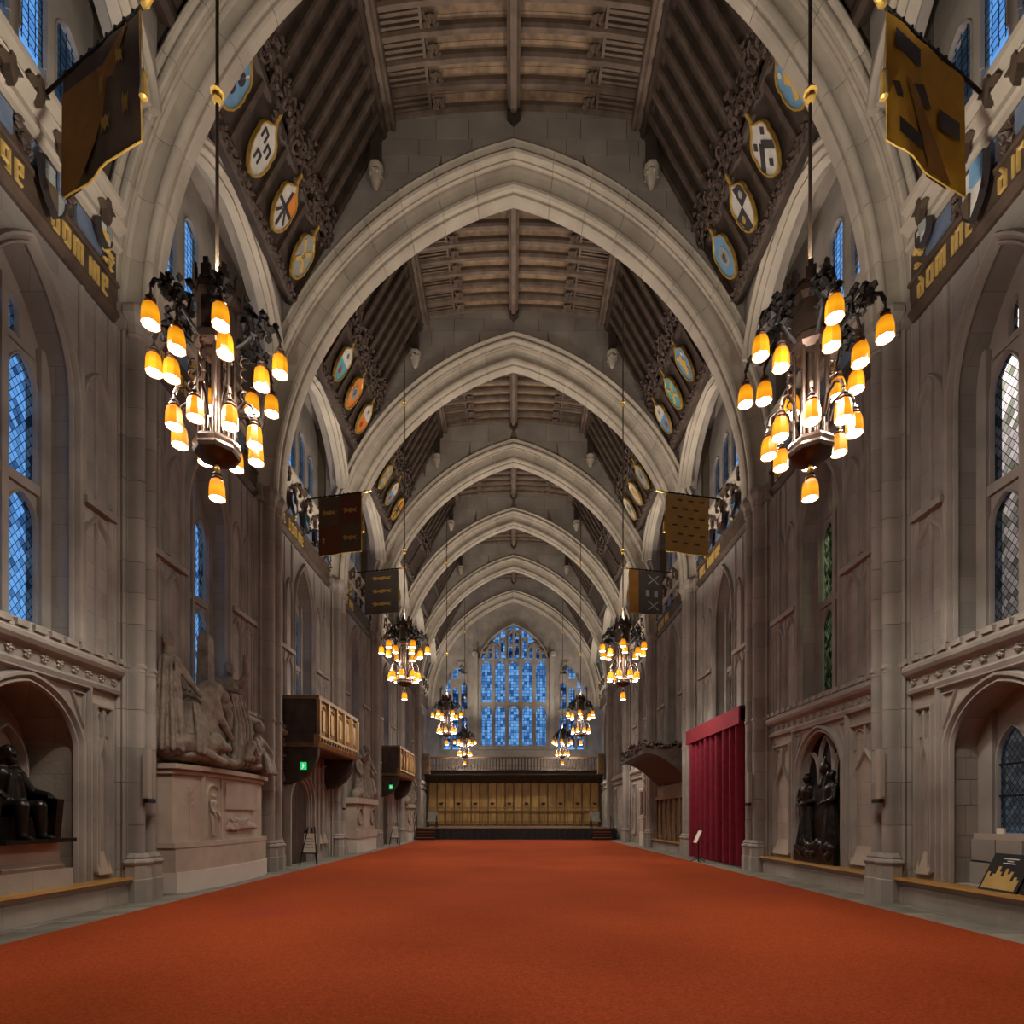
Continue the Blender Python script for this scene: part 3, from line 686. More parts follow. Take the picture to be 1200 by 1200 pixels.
for s in (-1, 1):
    W = WALL[s]
    for b in range(-1, 6):
        y0, y1 = BAYS[b]; yc = BC[b]
        ya = max(y0, yc - 2.3) if b == -1 else y0
        m = MB(); cv = pointed(yc, 0.80, 8.3, 10.05, 10); holed(m, s, ya, y1, 4.3, 10.4, cv, 4.40, XW, 7.7); m.build('bay_wall', 'wall_stone', W)
        for o, w, p in ((0.09, 0.10, 0.10), (0.0, 0.06, 0.05)):
            mm = MB(); ribbon(mm, s, with_legs(pointed(yc, 0.80 + o, 8.3, 10.05 + o * 1.2, 10), 4.42), w, XW + 0.01, XW - p); mm.build('window_moulding', 'stone', W, smooth=50)
        if b < 5: blind_panels(s, b, W)
        niche = (s, b) in ((-1, -1), (1, -1), (1, 0))
        lower_stage(s, b, W, niche)
        big_window(s, b); entablature(s, b, W); clerestory(s, b, W)
    # plain wall beside and behind the camera
    m = MB(); m.poly([P(s, XW, -4, 0), P(s, XW, BC[-1] - 2.3, 0), P(s, XW, BC[-1] - 2.3, 22.4), P(s, XW, -4, 22.4)]); m.build('plain_wall', 'wall_stone', W)
    for b, sd in ((-1, -1), (-1, 1), (0, 1), (2, 1)):
        if sd == s: bench(s, b)
wb = MB(); wb.poly([(-8.4, -4, 0), (8.4, -4, 0), (8.4, -4, 22.4), (-8.4, -4, 22.4)]); wb.build('wall_back', 'wall_stone', label='plain stone end wall behind the camera', cat='wall', kind='structure')

# ---------------------------------------------------------------- timber roof
ceiling = thing('ceiling', (0, 22, 20.7), 'dark timber roof with boarded middle, moulded ribs and steep raftered sides', 'ceiling', kind='structure')
def slope(s, L, y, nrm=0.0): return (s * (6.35 - 0.491 * L - 0.871 * nrm), y, 15.9 + 0.871 * L - 0.491 * nrm)
def ceil_z(x): return 21.22 - 0.30 * (abs(x) / 3.4) ** 2
rb = random.Random(5)
boss_me = MB()
for q in range(16): boss_me.lump((rb.uniform(-.13, .13), rb.uniform(-.10, .10), rb.uniform(-.12, .05)), 0.075, rb)
boss_me = boss_me.mesh('carved_boss', 'wood_beam')
def roof_bay(b):
    y0, y1 = BAYS[b]; full = b <= 2
    if b == -1: y0 = -4.0
    m = MB(); xs = [-3.6 + 7.2 * i / 12 for i in range(13)]
    yy = y0; j = 0
    while yy < y1 - 0.01:          # boards, each running across the hall
        ye = min(y1, yy + (0.49 if (full and b >= 0) else 50))
        m = MB()
        for xa, xb in zip(xs, xs[1:]): m.poly([(xa, yy + .004, ceil_z(xa) + 0.16), (xb, yy + .004, ceil_z(xb) + 0.16), (xb, ye - .004, ceil_z(xb) + 0.16), (xa, ye - .004, ceil_z(xa) + 0.16)])
        m.build('ceiling_board', 'wood_board', ceiling); yy = ye
    m = MB(); m.poly([(-9, y0, 22.0), (9, y0, 22.0), (9, y1, 22.0), (-9, y1, 22.0)]); m.build('roof_deck', 'wood_dark', ceiling)
    n = int((y1 - y0) / 0.49); sp = (y1 - y0) / max(1, n)
    for i in range(n + 1):
        y = y0 + i * sp; rings = []
        for xa in [-3.4 + 6.8 * q / 12 for q in range(13)]:
            z = ceil_z(xa); rings.append([(xa, y - 0.09, z + 0.16), (xa, y - 0.09, z + .04), (xa, y - 0.05, z - 0.03), (xa, y + 0.05, z - 0.03), (xa, y + 0.09, z + .04), (xa, y + 0.09, z + 0.16)])
        MB().rings(rings, False, True).build('ceiling_rib', 'wood_beam', ceiling)
        if i < n and b <= 3:
            for sg in (-1, 1):
                o = link('carved_boss', boss_me, ceiling); o.location = (sg * 2.05, y + sp / 2, ceil_z(2.05) + 0.05)
                if b <= 2:
                    m = MB()
                    m.box(*sorted((sg * 2.25, sg * 2.33)), y + .05, y + sp - .05, ceil_z(2.3) + .02, ceil_z(2.3) + .15)
                    for q in range(3):
                        yq = y + sp * (0.28 + 0.22 * q); m.prism([(sg * 2.33, yq - .025, ceil_z(2.33) + .03), (sg * 3.3, yq - .025, ceil_z(3.3) + .03), (sg * 3.3, yq - .025, ceil_z(3.3) + .1), (sg * 2.33, yq - .025, ceil_z(2.33) + .1)], (0, 0.05, 0))
                    m.build('tracery_panel', 'wood_beam', ceiling)
    m = MB(); m.prism([(-0.17, y0, 21.35), (-0.17, y0, 21.02), (-0.08, y0, 20.94), (-0.08, y0, 20.86), (0.08, y0, 20.86), (0.08, y0, 20.94), (0.17, y0, 21.02), (0.17, y0, 21.35)], (0, y1 - y0 - 0.02, 0)); m.build('ridge_beam', 'wood_beam', ceiling)
    MB().prism([(-0.19, y1 - 0.22, 21.2), (-0.19, y1 - 0.22, 20.92), (0, y1 - 0.22, 20.74), (0.19, y1 - 0.22, 20.92), (0.19, y1 - 0.22, 21.2)], (0, 0.22, 0)).build('ridge_pendant', 'wood_dark', ceiling)
    for s in (-1, 1):
        m = MB(); m.prism([(s * x, y0, z) for x, z in ((3.28, 21.2), (3.28, 20.66), (3.34, 20.60), (3.42, 20.66), (3.56, 20.60), (3.58, 21.2))], (0, y1 - y0, 0)); m.build('carved_purlin', 'wood_beam', ceiling)
        m = MB(); m.prism([(s * x, y0, z) for x, z in ((3.52, 21.2), (3.52, 20.46), (3.60, 20.38), (3.70, 20.44), (3.76, 20.36), (3.88, 20.42), (3.98, 20.6), (3.98, 21.2))], (0, y1 - y0, 0)); m.build('purlin', 'wood_dark', ceiling)
        if b >= 0 and b <= 4:
            # hanging post against the arch wall, on a carved stone corbel
            MB().prism([(s * x, y1 - 0.30, z) for x, z in ((3.66, 20.5), (3.67, 19.46), (3.91, 19.46), (3.94, 20.5))], (0, 0.29, 0)).build('wall_post', 'wood_dark', ceiling)
            c = MB().lathe([(0.06, 18.86), (0.11, 18.95), (0.14, 19.10), (0.19, 19.22), (0.16, 19.28), (0.21, 19.36), (0.21, 19.42)], (s * 3.79, y1 - 0.16, 0), 8, PI / 8)
            for q in range(10):
                an = 2 * PI * q / 10; c.lump((s * 3.79 + 0.16 * math.cos(an), y1 - 0.16 + 0.16 * math.sin(an), 19.16 + 0.06 * (q % 2)), 0.05, rb)
            c.build('post_corbel', 'arch_stone', ceiling, smooth=40)
        m = MB(); m.poly([slope(s, 0, y0), slope(s, 5.95, y0), slope(s, 5.95, y1), slope(s, 0, y1)]); m.build('roof_slope', 'wood_dark', ceiling)
        if b < 0:
            m = MB(); m.rings([[slope(s, L, y, n_) for L, n_ in ((-0.05, 0), (-0.05, 0.24), (0.05, 0.30), (0.16, 0.26), (0.30, 0.16), (1.62, 0.16), (1.70, 0.24), (1.80, 0.24), (1.86, 0.05))] for y in (y0, y1)], False, True); m.build('shield_frieze', 'wood_dark', ceiling)
            for i in range(28):
                y = y1 - i * 0.47
                m = MB(); m.rings([[slope(s, L, y - .085, 0), slope(s, L, y - .085, 0.13), slope(s, L, y - .05, 0.17), slope(s, L, y + .05, 0.17), slope(s, L, y + .085, 0.13), slope(s, L, y + .085, 0)] for L in (1.9, 5.6)], True, True); m.build('rafter', 'rafter_wood', ceiling)
            continue
        nr = int((y1 - y0) / 0.46); r0 = (y1 - y0) / nr
        for i in range(nr + 1):
            y = y0 + i * r0
            m = MB(); m.rings([[slope(s, L, y - .085, 0), slope(s, L, y - .085, 0.13), slope(s, L, y - .05, 0.17), slope(s, L, y + .05, 0.17), slope(s, L, y + .085, 0.13), slope(s, L, y + .085, 0)] for L in (1.9, 5.6)], True, True)
            m.build('rafter', 'rafter_wood', ceiling)
            if b <= 2 and i < nr:
                m = MB(); m.rings([[slope(s, L, y + r0 / 2 - .06, 0), slope(s, L, y + r0 / 2 - .06, 0.03), slope(s, L, y + r0 / 2 + .06, 0.03), slope(s, L, y + r0 / 2 + .06, 0)] for L in (1.9, 5.6)], True, True); m.build('cover_board', 'wood_dark', ceiling)
        # carved frieze at the foot of the slope
        m = MB(); m.rings([[slope(s, L, y, n) for L, n in ((-0.05, 0), (-0.05, 0.24), (0.05, 0.30), (0.16, 0.26), (0.30, 0.16), (1.62, 0.16), (1.70, 0.24), (1.80, 0.24), (1.86, 0.05))] for y in (y0, y1)], False, True); m.build('shield_frieze', 'wood_dark', ceiling)
        if b <= 3:
            nb = {0: 4, 1: 4, 2: 4, 3: 3}[b]; sp2 = (y1 - y0) / nb
            for i in range(nb + 1):
                y = y0 + i * sp2
                MB().rings([[slope(s, L, y - .06 + dy, n) for n in (0.15, 0.24) for dy in ((0, .12) if n < .2 else (.12, 0))] for L in (0.25, 1.65)], True, True).build('frieze_bar', 'carved_wood', ceiling)
            rnd = random.Random(b * 5 + s + 50)
            cr = MB(); n1 = {0: 26, 1: 22, 2: 14, 3: 8}[b]
            for i in range(n1):     # scrolling foliage along the crest: curls and knobs
                y = y0 + (y1 - y0) * (i + .5) / n1; ph = rnd.random() * 6.28
                w = (y1 - y0) / n1; base = 1.72 + 0.12 * math.sin(i * 1.4)
                pts = [slope(s, base + 0.32 + (0.05 + 0.20 * q / 9) * math.sin(ph + q * 0.75), y + w * (0.2 + .7 * q / 9) * math.cos(ph + q * 0.75), 0.26 + 0.03 * math.sin(q)) for q in range(10)]
                cr.tube(pts, [0.065 - 0.003 * q for q in range(10)], 5)
                for q in range(7): cr.lump(slope(s, base + rnd.uniform(0.0, 0.75), y + rnd.uniform(-w, w), 0.24 + rnd.uniform(-.04, .08)), rnd.uniform(.05, .09), rnd)
            cr.build('carved_cresting', 'carved_wood', ceiling, kind='stuff')
            cr = MB()
            for i in range(n1 * 3):
                y = y0 + (y1 - y0) * (i + .5) / (n1 * 3); cr.lump(slope(s, 0.1 + 0.07 * math.sin(i * 1.9), y, 0.29), rnd.uniform(.06, .09), rnd)
            cr.build('carved_trail', 'carved_wood', ceiling, kind='stuff')
for b in range(-1, 6): roof_bay(b)

# painted shields hanging on the roof frieze
SHN = {'n': 0}
def flat_shape(m, frame, pts, n0, n1):
    m.rings([[frame(a, z, n) for a, z in pts] for n in (n0, n1)], True, True)
def disc(cx, cz, r, n=10): return [(cx + r * math.cos(2 * PI * k / n), cz + r * math.sin(2 * PI * k / n)) for k in range(n)]
def bar(ax, az, bx, bz, w):
    t = Vector((bx - ax, bz - az)).normalized(); o = Vector((-t.y, t.x)) * w / 2
    return [(ax + o.x, az + o.y), (ax - o.x, az - o.y), (bx - o.x, bz - o.y), (bx + o.x, bz + o.y)]
def charges(kind):
    if kind == 'roundels': return [('sh_dark', disc(-.16, .12, .13)), ('sh_dark', disc(.16, .12, .13)), ('sh_dark', disc(0, -.2, .13)), ('sh_white', bar(-.3, -.38, .3, .34, .05))]
    if kind == 'horseshoes':
        out = []
        for cx, cz in ((-.18, .18), (.18, .06), (-.05, -.25)): out += [('sh_dark', bar(cx - .1, cz - .1, cx - .1, cz + .1, .06)), ('sh_dark', bar(cx + .1, cz - .1, cx + .1, cz + .1, .06)), ('sh_dark', bar(cx - .12, cz + .1, cx + .12, cz + .1, .06))]
        return out
    if kind == 'cross': return [('sh_dark', bar(-.42, .0, .42, .0, .09)), ('sh_dark', bar(0, -.5, 0, .4, .09)), ('sh_orange', [(0.05, .06), (.46, .06), (.44, .28), (.12, .48), (.05, .45)]), ('sh_dark', bar(-.3, -.3, -.1, -.08, .07)), ('sh_dark', bar(.3, -.3, .1, -.08, .07))]
    if kind == 'chevron': return [('sh_dark', bar(-.42, -.25, 0, .12, .17)), ('sh_dark', bar(.42, -.25, 0, .12, .17)), ('sh_dark', disc(-.25, .25, .1, 4)), ('sh_dark', disc(.25, .25, .1, 4)), ('sh_dark', disc(0, -.34, .1, 4))]
    if kind == 'quarters': return [('sh_dark', [(0, 0), (.46, 0), (.4, .36), (0, .5)]), ('sh_dark', [(0, 0), (-.46, 0), (-.3, -.44), (0, -.58)]), ('sh_white', disc(.2, .2, .1, 6)), ('sh_gold', disc(-.2, -.2, .1, 6))]
    if kind == 'beast': return [('sh_gold', [(-.2, -.35), (-.1, -.1), (-.25, .1), (-.05, .3), (.1, .25), (.05, .1), (.22, 0), (.1, -.2), (.22, -.38), (.05, -.25), (-.08, -.42)]), ('sh_white', disc(.22, .25, .07, 8)), ('sh_white', disc(-.25, .3, .06, 8))]
    if kind == 'oval': return [('sh_grey', disc(0, -.02, .26)), ('sh_white', disc(0, -.02, .17)), ('sh_dark', disc(0, -.02, .07))]
    if kind == 'chief': return [('sh_white', [(-.46, .05), (.46, .05), (.44, .30), (0, .56), (-.44, .30)]), ('sh_red', disc(0, -.25, .12, 8)), ('sh_dark', disc(0, .28, .1, 6))]
    return [('sh_gold', bar(-.3, -.3, .3, .3, .1)), ('sh_gold', bar(.3, -.3, -.3, .3, .1)), ('sh_white', disc(0, 0, .12, 8))]
def roof_shield(s, b, frac, base, kind, label):
    y0, y1 = BAYS[b]; y = y0 + (y1 - y0) * frac; w, h = 0.62, 0.98
    def frame(a, z, n): return slope(s, 0.92 + z * h, y + a * w * (1 if s < 0 else -1), 0.26 + n - 0.10 * (z - 0.5) * 0)
    t = thing('roof_shield', slope(s, 0.92, y, 0.2), label, 'shield', group='painted shields on the roof friezes')
    m = MB(); flat_shape(m, frame, OVAL_OUT, 0.0, 0.05); m.build('shield_face', base, t)
    m = MB(); n = len(OVAL_OUT); rings = []
    for a, z in OVAL_OUT + OVAL_OUT[:1]: rings.append([frame(a * k, z * k, q) for k, q in ((0.93, 0.045), (0.95, 0.085), (1.03, 0.085), (1.05, 0.0))])
    m.rings(rings, True); m.build('rim', 'gold', t)
    for mt, pts in charges(kind):
        m = MB(); flat_shape(m, frame, pts, 0.045, 0.068); m.build('charge', mt, t)
    m = MB(); flat_shape(m, frame, [(-.06, .6), (.06, .6), (.06, .92), (-.06, .92)], 0.0, 0.04); m.build('strap', 'gold', t)
SH = {(-1, 0): [('sh_blue', 'roundels', 'blue oval shield with three dark roundels, first on the roof frieze above the left near chandelier'),
                ('sh_white', 'horseshoes', 'white shield with three dark horseshoes between a blue and an orange one'),
                ('sh_white', 'cross', 'white shield with black cross and orange quarter on the near roof frieze'),
                ('sh_grey', 'saltire', 'grey green shield lowest on the near roof frieze, next to the orange quartered one')],
      (1, 0): [('sh_blue', 'beast', 'blue shield with gold beast on the near roof frieze opposite the roundel shield'),
               ('sh_white', 'chevron', 'white shield with bold black chevron and diamonds'),
               ('sh_white', 'quarters', 'white shield with black quarters and small gold charge'),
               ('sh_blue', 'oval', 'pale blue shield with white ring, lowest on its near roof frieze')],
      (-1, 1): [('sh_grey', 'saltire', 'grey shield half hidden behind the second arch rim'), ('sh_teal', 'chief', 'teal and white shield on the middle roof frieze above two orange ones'), ('sh_orange', 'oval', 'orange shield with grey oval in its middle'), ('sh_orange', 'chief', 'orange shield with white upper half below the grey oval one')],
      (1, 1): [('sh_grey', 'oval', 'grey shield half hidden by the second arch on the curtain side'), ('sh_blue', 'beast', 'blue shield uppermost of three on the middle frieze of the curtain side'), ('sh_teal', 'saltire', 'teal shield with gold saltire on the middle frieze'), ('sh_blue', 'chief', 'blue shield with white upper half, lowest of three on the curtain side')],
      (-1, 2): [('sh_white', 'oval', 'white shield on the third roof frieze, mostly hidden'), ('sh_grey', 'saltire', 'grey shield second on the third roof frieze'), ('sh_blue', 'chief', 'small pale blue shield with white top on the third roof frieze'), ('sh_gold', 'cross', 'small gold shield lowest on the third roof frieze')],
      (1, 2): [('sh_white', 'quarters', 'white quartered shield on the third roof frieze of the curtain side, mostly hidden'), ('sh_grey', 'oval', 'grey ring shield on the third roof frieze of the curtain side'), ('sh_white', 'beast', 'small white shield with gold beast on the third frieze'), ('sh_white', 'oval', 'small white shield with grey ring lowest on the third frieze')]}
for (s, b), L in SH.items():
    for i, (base, kind, lab) in enumerate(L): roof_shield(s, b, (i + .5) / len(L), base, kind, lab.replace(' left near', ' nearer'))
# two painted shields on each nearest entablature, and smaller ones farther on
def wall_shield(s, y, z, w, h, cols, label):
    D = XW - 0.20
    def frame(a, zz, n): return (s * (D - n - 0.04 * (1 - 4 * a * a)), y + a * w * (1 if s < 0 else -1), z + zz * h)
    t = thing('wall_shield', (s * D, y, z), label, 'shield', group='painted shields on the inscribed friezes')
    m = MB(); flat_shape(m, frame, SHIELD_OUT, 0.0, 0.05); m.build('shield_face', cols[0], t)
    for mt, pts in ((cols[1], [(0.02, 0.02), (.47, .02), (.47, .47), (.02, .47)]), (cols[2], [(-.02, -.02), (-.46, -.02), (-.3, -.34), (-.02, -.55)])):
        m = MB(); flat_shape(m, frame, pts, 0.04, 0.075); m.build('charge', mt, t)
    m = MB(); rings = []
    for a, zz in SHIELD_OUT + SHIELD_OUT[:1]: rings.append([frame(a * k, zz * k, q) for k, q in ((0.92, 0.05), (1.0, 0.08), (1.05, -0.02))])
    m.rings(rings, True); m.build('rim', 'sh_dark', t)
wall_shield(-1, 8.27, 11.02, 0.40, 0.66, ('sh_grey', 'blue_panel', 'flag_brown'), 'grey and slate blue quartered shield below the near dark banner')
wall_shield(-1, 9.30, 11.45, 0.26, 0.36, ('sh_white', 'sh_grey', 'sh_gold'), 'small white shield on the frieze beside the near arch springing')
wall_shield(1, 8.27, 11.02, 0.42, 0.78, ('sh_white', 'sh_blue', 'flag_brown'), 'white shield with blue and brown quarters below the near gold banner')
wall_shield(1, 9.30, 11.45, 0.26, 0.36, ('sh_white', 'sh_grey', 'sh_dark'), 'small white and grey shield on the frieze near the gold banner')
for i, y in enumerate((17.3, 18.4, 19.5, 20.5)):
    wall_shield(-1, y, 11.42, 0.45, 0.55, (('sh_blue', 'sh_dark', 'sh_white'), ('sh_teal', 'sh_white', 'sh_blue'))[i % 2], 'small blue shield on the frieze above the first oak balcony, %s along it' % ('first', 'second', 'third', 'fourth')[i])
    wall_shield(1, y, 11.42, 0.45, 0.55, (('sh_blue', 'sh_dark', 'sh_white'), ('sh_red', 'sh_white', 'sh_blue'))[i % 2], 'small shield on the frieze above the red curtain, %s along it' % ('first', 'second', 'third', 'fourth')[i])

# ---------------------------------------------------------------- end wall with the great window, panelling, gallery, stage
YE = 45.9
wend = thing('wall_end', (0, YE, 0), 'far end stone wall with the great traceried window above the oak gallery', 'wall', kind='structure')
m = MB()
for s in (-1, 1):
    m.box(*sorted((s * 3.05, s * 3.75)), YE - 0.05, YE + 0.4, 6.9, 18.6)
    m.box(*sorted((s * 6.2, s * 8.4)), YE, YE + 0.4, 7.2, 18.6)
m.box(-8.4, 8.4, YE, YE + 0.4, 0, 7.2)
m.build('end_masonry', 'stone', wend)
for s in (-1, 1):
    m = MB(); N = 20
    pts = [arch_pt(s, 0.60, i / N) for i in range(N + 1)]
    for p, r in zip(pts, pts[1:]): m.poly([(p[0], NEAR[6] + .05, p[1]), (r[0], NEAR[6] + .05, r[1]), (r[0], NEAR[6] + .05, 22.3), (p[0], NEAR[6] + .05, 22.3)])
    m.poly([(pts[0][0], NEAR[6] + .05, 0), (s * 8.4, NEAR[6] + .05, 0), (s * 8.4, NEAR[6] + .05, 22.3), (pts[0][0], NEAR[6] + .05, 22.3)])
    for p, r in zip(pts, pts[1:]): m.poly([(p[0], NEAR[6] + .05, p[1]), (r[0], NEAR[6] + .05, r[1]), (r[0], YE + .1, r[1]), (p[0], YE + .1, p[1])])
    m.build('gable_wall', 'wall_stone', wend)
    for i in range(8):
        mm = MB(); rings = []
        for q in range(5):
            tt = (i + 0.003 + 0.994 * q / 4) / 8; rings.append([(arch_pt(s, o, tt)[0], NEAR[6] + d * 0.7, arch_pt(s, o, tt)[1]) for o, d in A_PROF])
        mm.rings(rings, False); mm.build('voussoir', 'arch_stone', wend, smooth=35)
    # spandrel stone between the arch and the window head
    mm = MB(); cin = [arch_pt(s, 0.05, i / N) for i in range(N + 1)]
    for p, r in zip(cin, cin[1:]):
        lo = lambda x: 14.2 + 3.4 * (1 - (min(abs(x), 3.05) / 3.05) ** 1.7) if abs(x) < 3.05 else (11.8 + 2.6 * (1 - abs(abs(x) - 4.7) / 1.3) if 3.75 < abs(x) < 6.0 else 7)
        mm.poly([(p[0], YE - .02, p[1]), (r[0], YE - .02, r[1]), (r[0], YE - .02, min(r[1], lo(r[0]))), (p[0], YE - .02, min(p[1], lo(p[0])))])
    mm.build('window_spandrel', 'stone', wend)
WIN_N[0] += 1
ew = thing('window_%d' % WIN_N[0], (0, YE, 7.3), 'great blue end window of five tall lights with tracery above the gallery', 'window', kind='structure')
for j in range(-2, 3):
    a = j * 1.14
    light_with_head(0, ew, a, 0.44, 11.1, 14.0, 14.6, 14.75, YE - 0.1, 'glass_east')
    light_with_head(0, ew, a, 0.44, 7.5, 10.3, 10.85, 10.95, YE - 0.1, 'glass_east')
for j in range(6):
    a = (j - 2.5) * 1.14; top = {0: 14.8, 1: 16.2, 2: 17.2, 3: 17.2, 4: 16.2, 5: 14.8}[j]
    MB().box(a - 0.13, a + 0.13, YE - 0.26, YE + 0.1, 7.2, top).build('mullion', 'stone', ew)
MB().box(-2.95, 2.95, YE - 0.24, YE + 0.1, 10.92, 11.12).build('transom', 'stone', ew)
MB().box(-3.1, 3.1, YE - 0.30, YE + 0.1, 7.15, 7.5).build('window_sill', 'stone', ew)
for a, hw, zb, zs, za in ((-2.0, .17, 14.85, 15.4, 15.7), (-1.5, .17, 14.85, 15.6, 15.95), (2.0, .17, 14.85, 15.4, 15.7), (1.5, .17, 14.85, 15.6, 15.95), (-0.27, .19, 14.9, 15.6, 15.9), (0.27, .19, 14.9, 15.6, 15.9),
                          (-0.27, .19, 16.0, 16.7, 17.05), (0.27, .19, 16.0, 16.7, 17.05), (-0.92, .2, 15.0, 16.0, 16.4), (0.92, .2, 15.0, 16.0, 16.4), (-2.5, .15, 14.85, 15.1, 15.3), (2.5, .15, 14.85, 15.1, 15.3)):
    light_with_head(0, ew, a, hw, zb, zs, za, za + 0.12, YE - 0.1, 'glass_east')
pane(0, [(-2.95, 14.9), (-2.2, 16.4), (0, 18.2), (2.2, 16.4), (2.95, 14.9)], 14.6, YE + 0.12, 'glass_east', ew, 'tracery_pane')
for a, za, zb in ((-1.14, 14.7, 16.6), (1.14, 14.7, 16.6), (0, 14.7, 17.4), (-1.75, 14.7, 16.0), (1.75, 14.7, 16.0), (-0.6, 14.7, 16.9), (0.6, 14.7, 16.9), (-2.25, 14.7, 15.6), (2.25, 14.7, 15.6)):
    MB().box(a - 0.07, a + 0.07, YE - 0.22, YE + 0.1, za, zb).build('tracery_bar', 'stone', ew)
for a, w, z in ((-1.75, .55, 15.9), (1.75, .55, 15.9), (0, .55, 15.95), (-2.3, .5, 15.35), (2.3, .5, 15.35), (-0.9, .3, 16.45), (0.9, .3, 16.45)):
    MB().box(a - w, a + w, YE - 0.20, YE + 0.1, z - .06, z + .06).build('tracery_bar', 'stone', ew)
m = MB(); m.poly([(-2.85, YE - 0.03, 14.7), (2.85, YE - 0.03, 14.7), (2.5, YE - .03, 15.6), (1.7, YE - .03, 16.6), (0, YE - .03, 17.9), (-1.7, YE - .03, 16.6), (-2.5, YE - .03, 15.6)])
# tracery field: stone bars between the small lights
tr = MB()
for pts in ([(-2.85, 14.75), (-2.6, 15.6), (-1.9, 16.5), (-1.0, 17.2), (0, 17.7), (1.0, 17.2), (1.9, 16.5), (2.6, 15.6), (2.85, 14.75)], [(-2.3, 14.75), (-2.2, 15.5), (-1.75, 16.2), (-1.2, 15.6), (-1.14, 14.75)], [(2.3, 14.75), (2.2, 15.5), (1.75, 16.2), (1.2, 15.6), (1.14, 14.75)], [(-0.55, 14.75), (-0.55, 16.6), (0, 17.3), (0.55, 16.6), (0.55, 14.75)]):
    mm = MB(); ribbon(mm, 0, pts, 0.2, YE + 0.05, YE - 0.26); mm.build('tracery_bar', 'stone', ew)
for s in (-1, 1):
    WIN_N[0] += 1
    sw = thing('window_%d' % WIN_N[0], (s * 4.9, YE, 7.3), 'narrow blue lancets %s the great end window, on the %s side' % ('flanking', 'balcony' if s < 0 else 'curtain'), 'window', kind='structure')
    for j, top in ((0, 13.5), (1, 13.1), (2, 12.0)):
        a = s * (4.15 + j * 0.72); light_with_head(0, sw, a, 0.27, 7.5, 9.6, 10.0, 10.3, YE - 0.1, 'glass_east'); light_with_head(0, sw, a, 0.27, 10.6, top - 1.1, top - 0.7, top, YE - 0.1, 'glass_east')
        MB().box(*sorted((a + s * 0.27, a + s * 0.45)), YE - 0.24, YE + .1, 7.2, top + .2).build('mullion', 'stone', sw)
    MB().box(*sorted((s * 3.7, s * 6.2)), YE - 0.2, YE + .1, 10.3, 10.55).build('transom', 'stone', sw)
    light_with_head(0, sw, s * 4.35, 0.3, 13.3, 13.8, 14.4, 14.5, YE - 0.1, 'glass_east')
    pane(0, sorted([(s * 3.7, 15.8), (s * 6.25, 13.2)]), 7.4, YE + 0.15, 'glass_east', sw, 'tracery_pane')
    # tall inner pier of the end wall
    MB().box(*sorted((s * 3.0, s * 3.35)), YE - 0.42, YE, 7.2, 15.2).build('wall_buttress', 'ashlar', wend)
    MB().lathe([(0.1, 14.9), (0.2, 15.0), (0.24, 15.25), (0.15, 15.4), (0.05, 15.55)], (s * 3.3, YE - 0.35, 0), 8).build('corbel_head', 'stone', wend)

# oak panelling behind the stage
pan = thing('oak_panelling', (0, 44.6, 0.8), 'tall honey oak panelling behind the stage, below the gallery', 'panelling')
YP = 44.62
MB().box(-7.1, 7.1, YP, YP + 0.1, 0.8, 4.84).build('backing_board', 'oak_brown', pan)
np_ = 20; wdt = 13.9 / np_
for i in range(np_):
    a = -6.95 + wdt * (i + .5); cv = pointed(a, wdt / 2 - 0.05, 4.25, 4.65, 5)
    m = MB(); lp = with_legs(cv, 2.05); m.prism([(p[0], YP - 0.04, p[1]) for p in lp], (0, 0.05, 0)); m.build('panel', 'oak_gold', pan)
    MB().box(a - wdt / 2 + .05, a + wdt / 2 - .05, YP - 0.04, YP + .01, 0.95, 1.9).build('panel', 'oak_gold', pan)
for i in range(np_ + 1):
    a = -6.95 + wdt * i; MB().box(a - 0.035, a + 0.035, YP - 0.08, YP, 0.8, 4.84).build('panel_stile', 'oak_brown', pan)
MB().box(-7.0, 7.0, YP - 0.10, YP, 1.90, 2.05).build('panel_rail', 'oak_brown', pan)
MB().box(-7.0, 7.0, YP - 0.14, YP, 0.8, 0.95).build('panel_skirting', 'oak_brown', pan)
for i in range(10):
    a = -6.95 + wdt * (2 * i + 1.5)
    MB().lathe([(0.03, -0.1), (0.16, 0.0), (0.17, 0.07)], (a, YP - 0.1, 2.62), 8).build('panel_bracket', 'wood_dark', pan, smooth=40)
# gallery above
gal = thing('gallery', (0, 43.6, 4.9), 'dark oak gallery with a pierced balustrade across the end of the hall', 'gallery')
MB().box(-7.1, 7.1, 43.4, 45.5, 4.86, 5.06).build('gallery_floor', 'wood_dark', gal)
m = MB(); profile_run(m, 0, [(43.4, 5.06), (43.28, 5.10), (43.2, 5.22), (43.34, 5.30), (43.5, 5.30), (43.5, 5.06)], -7.1, 7.1); m.build('gallery_fascia', 'wood_dark', gal)
MB().prism([(-7.1, 43.4, 4.86), (-7.1, 44.4, 4.3), (-7.1, 44.4, 4.86)], (14.2, 0, 0)).build('gallery_coving', 'wood_dark', gal)
MB().box(-7.1, 7.1, 43.30, 43.46, 6.15, 6.30).build('gallery_rail', 'oak_brown', gal)
MB().box(-7.1, 7.1, 43.32, 43.44, 5.52, 5.58).build('gallery_rail', 'oak_brown', gal)
bal = MB().box(-0.045, 0.045, 43.33, 43.42, 5.30, 6.16).mesh('baluster', 'wood_dark')
for i in range(56):
    o = link('baluster', bal, gal); o.location = (-6.9 + 13.8 * i / 55, 0, 0)
for s in (-1, 1):
    MB().box(*sorted((s * 6.6, s * 7.1)), 42.6, 43.5, 4.9, 6.45).build('gallery_return', 'oak_brown', gal)

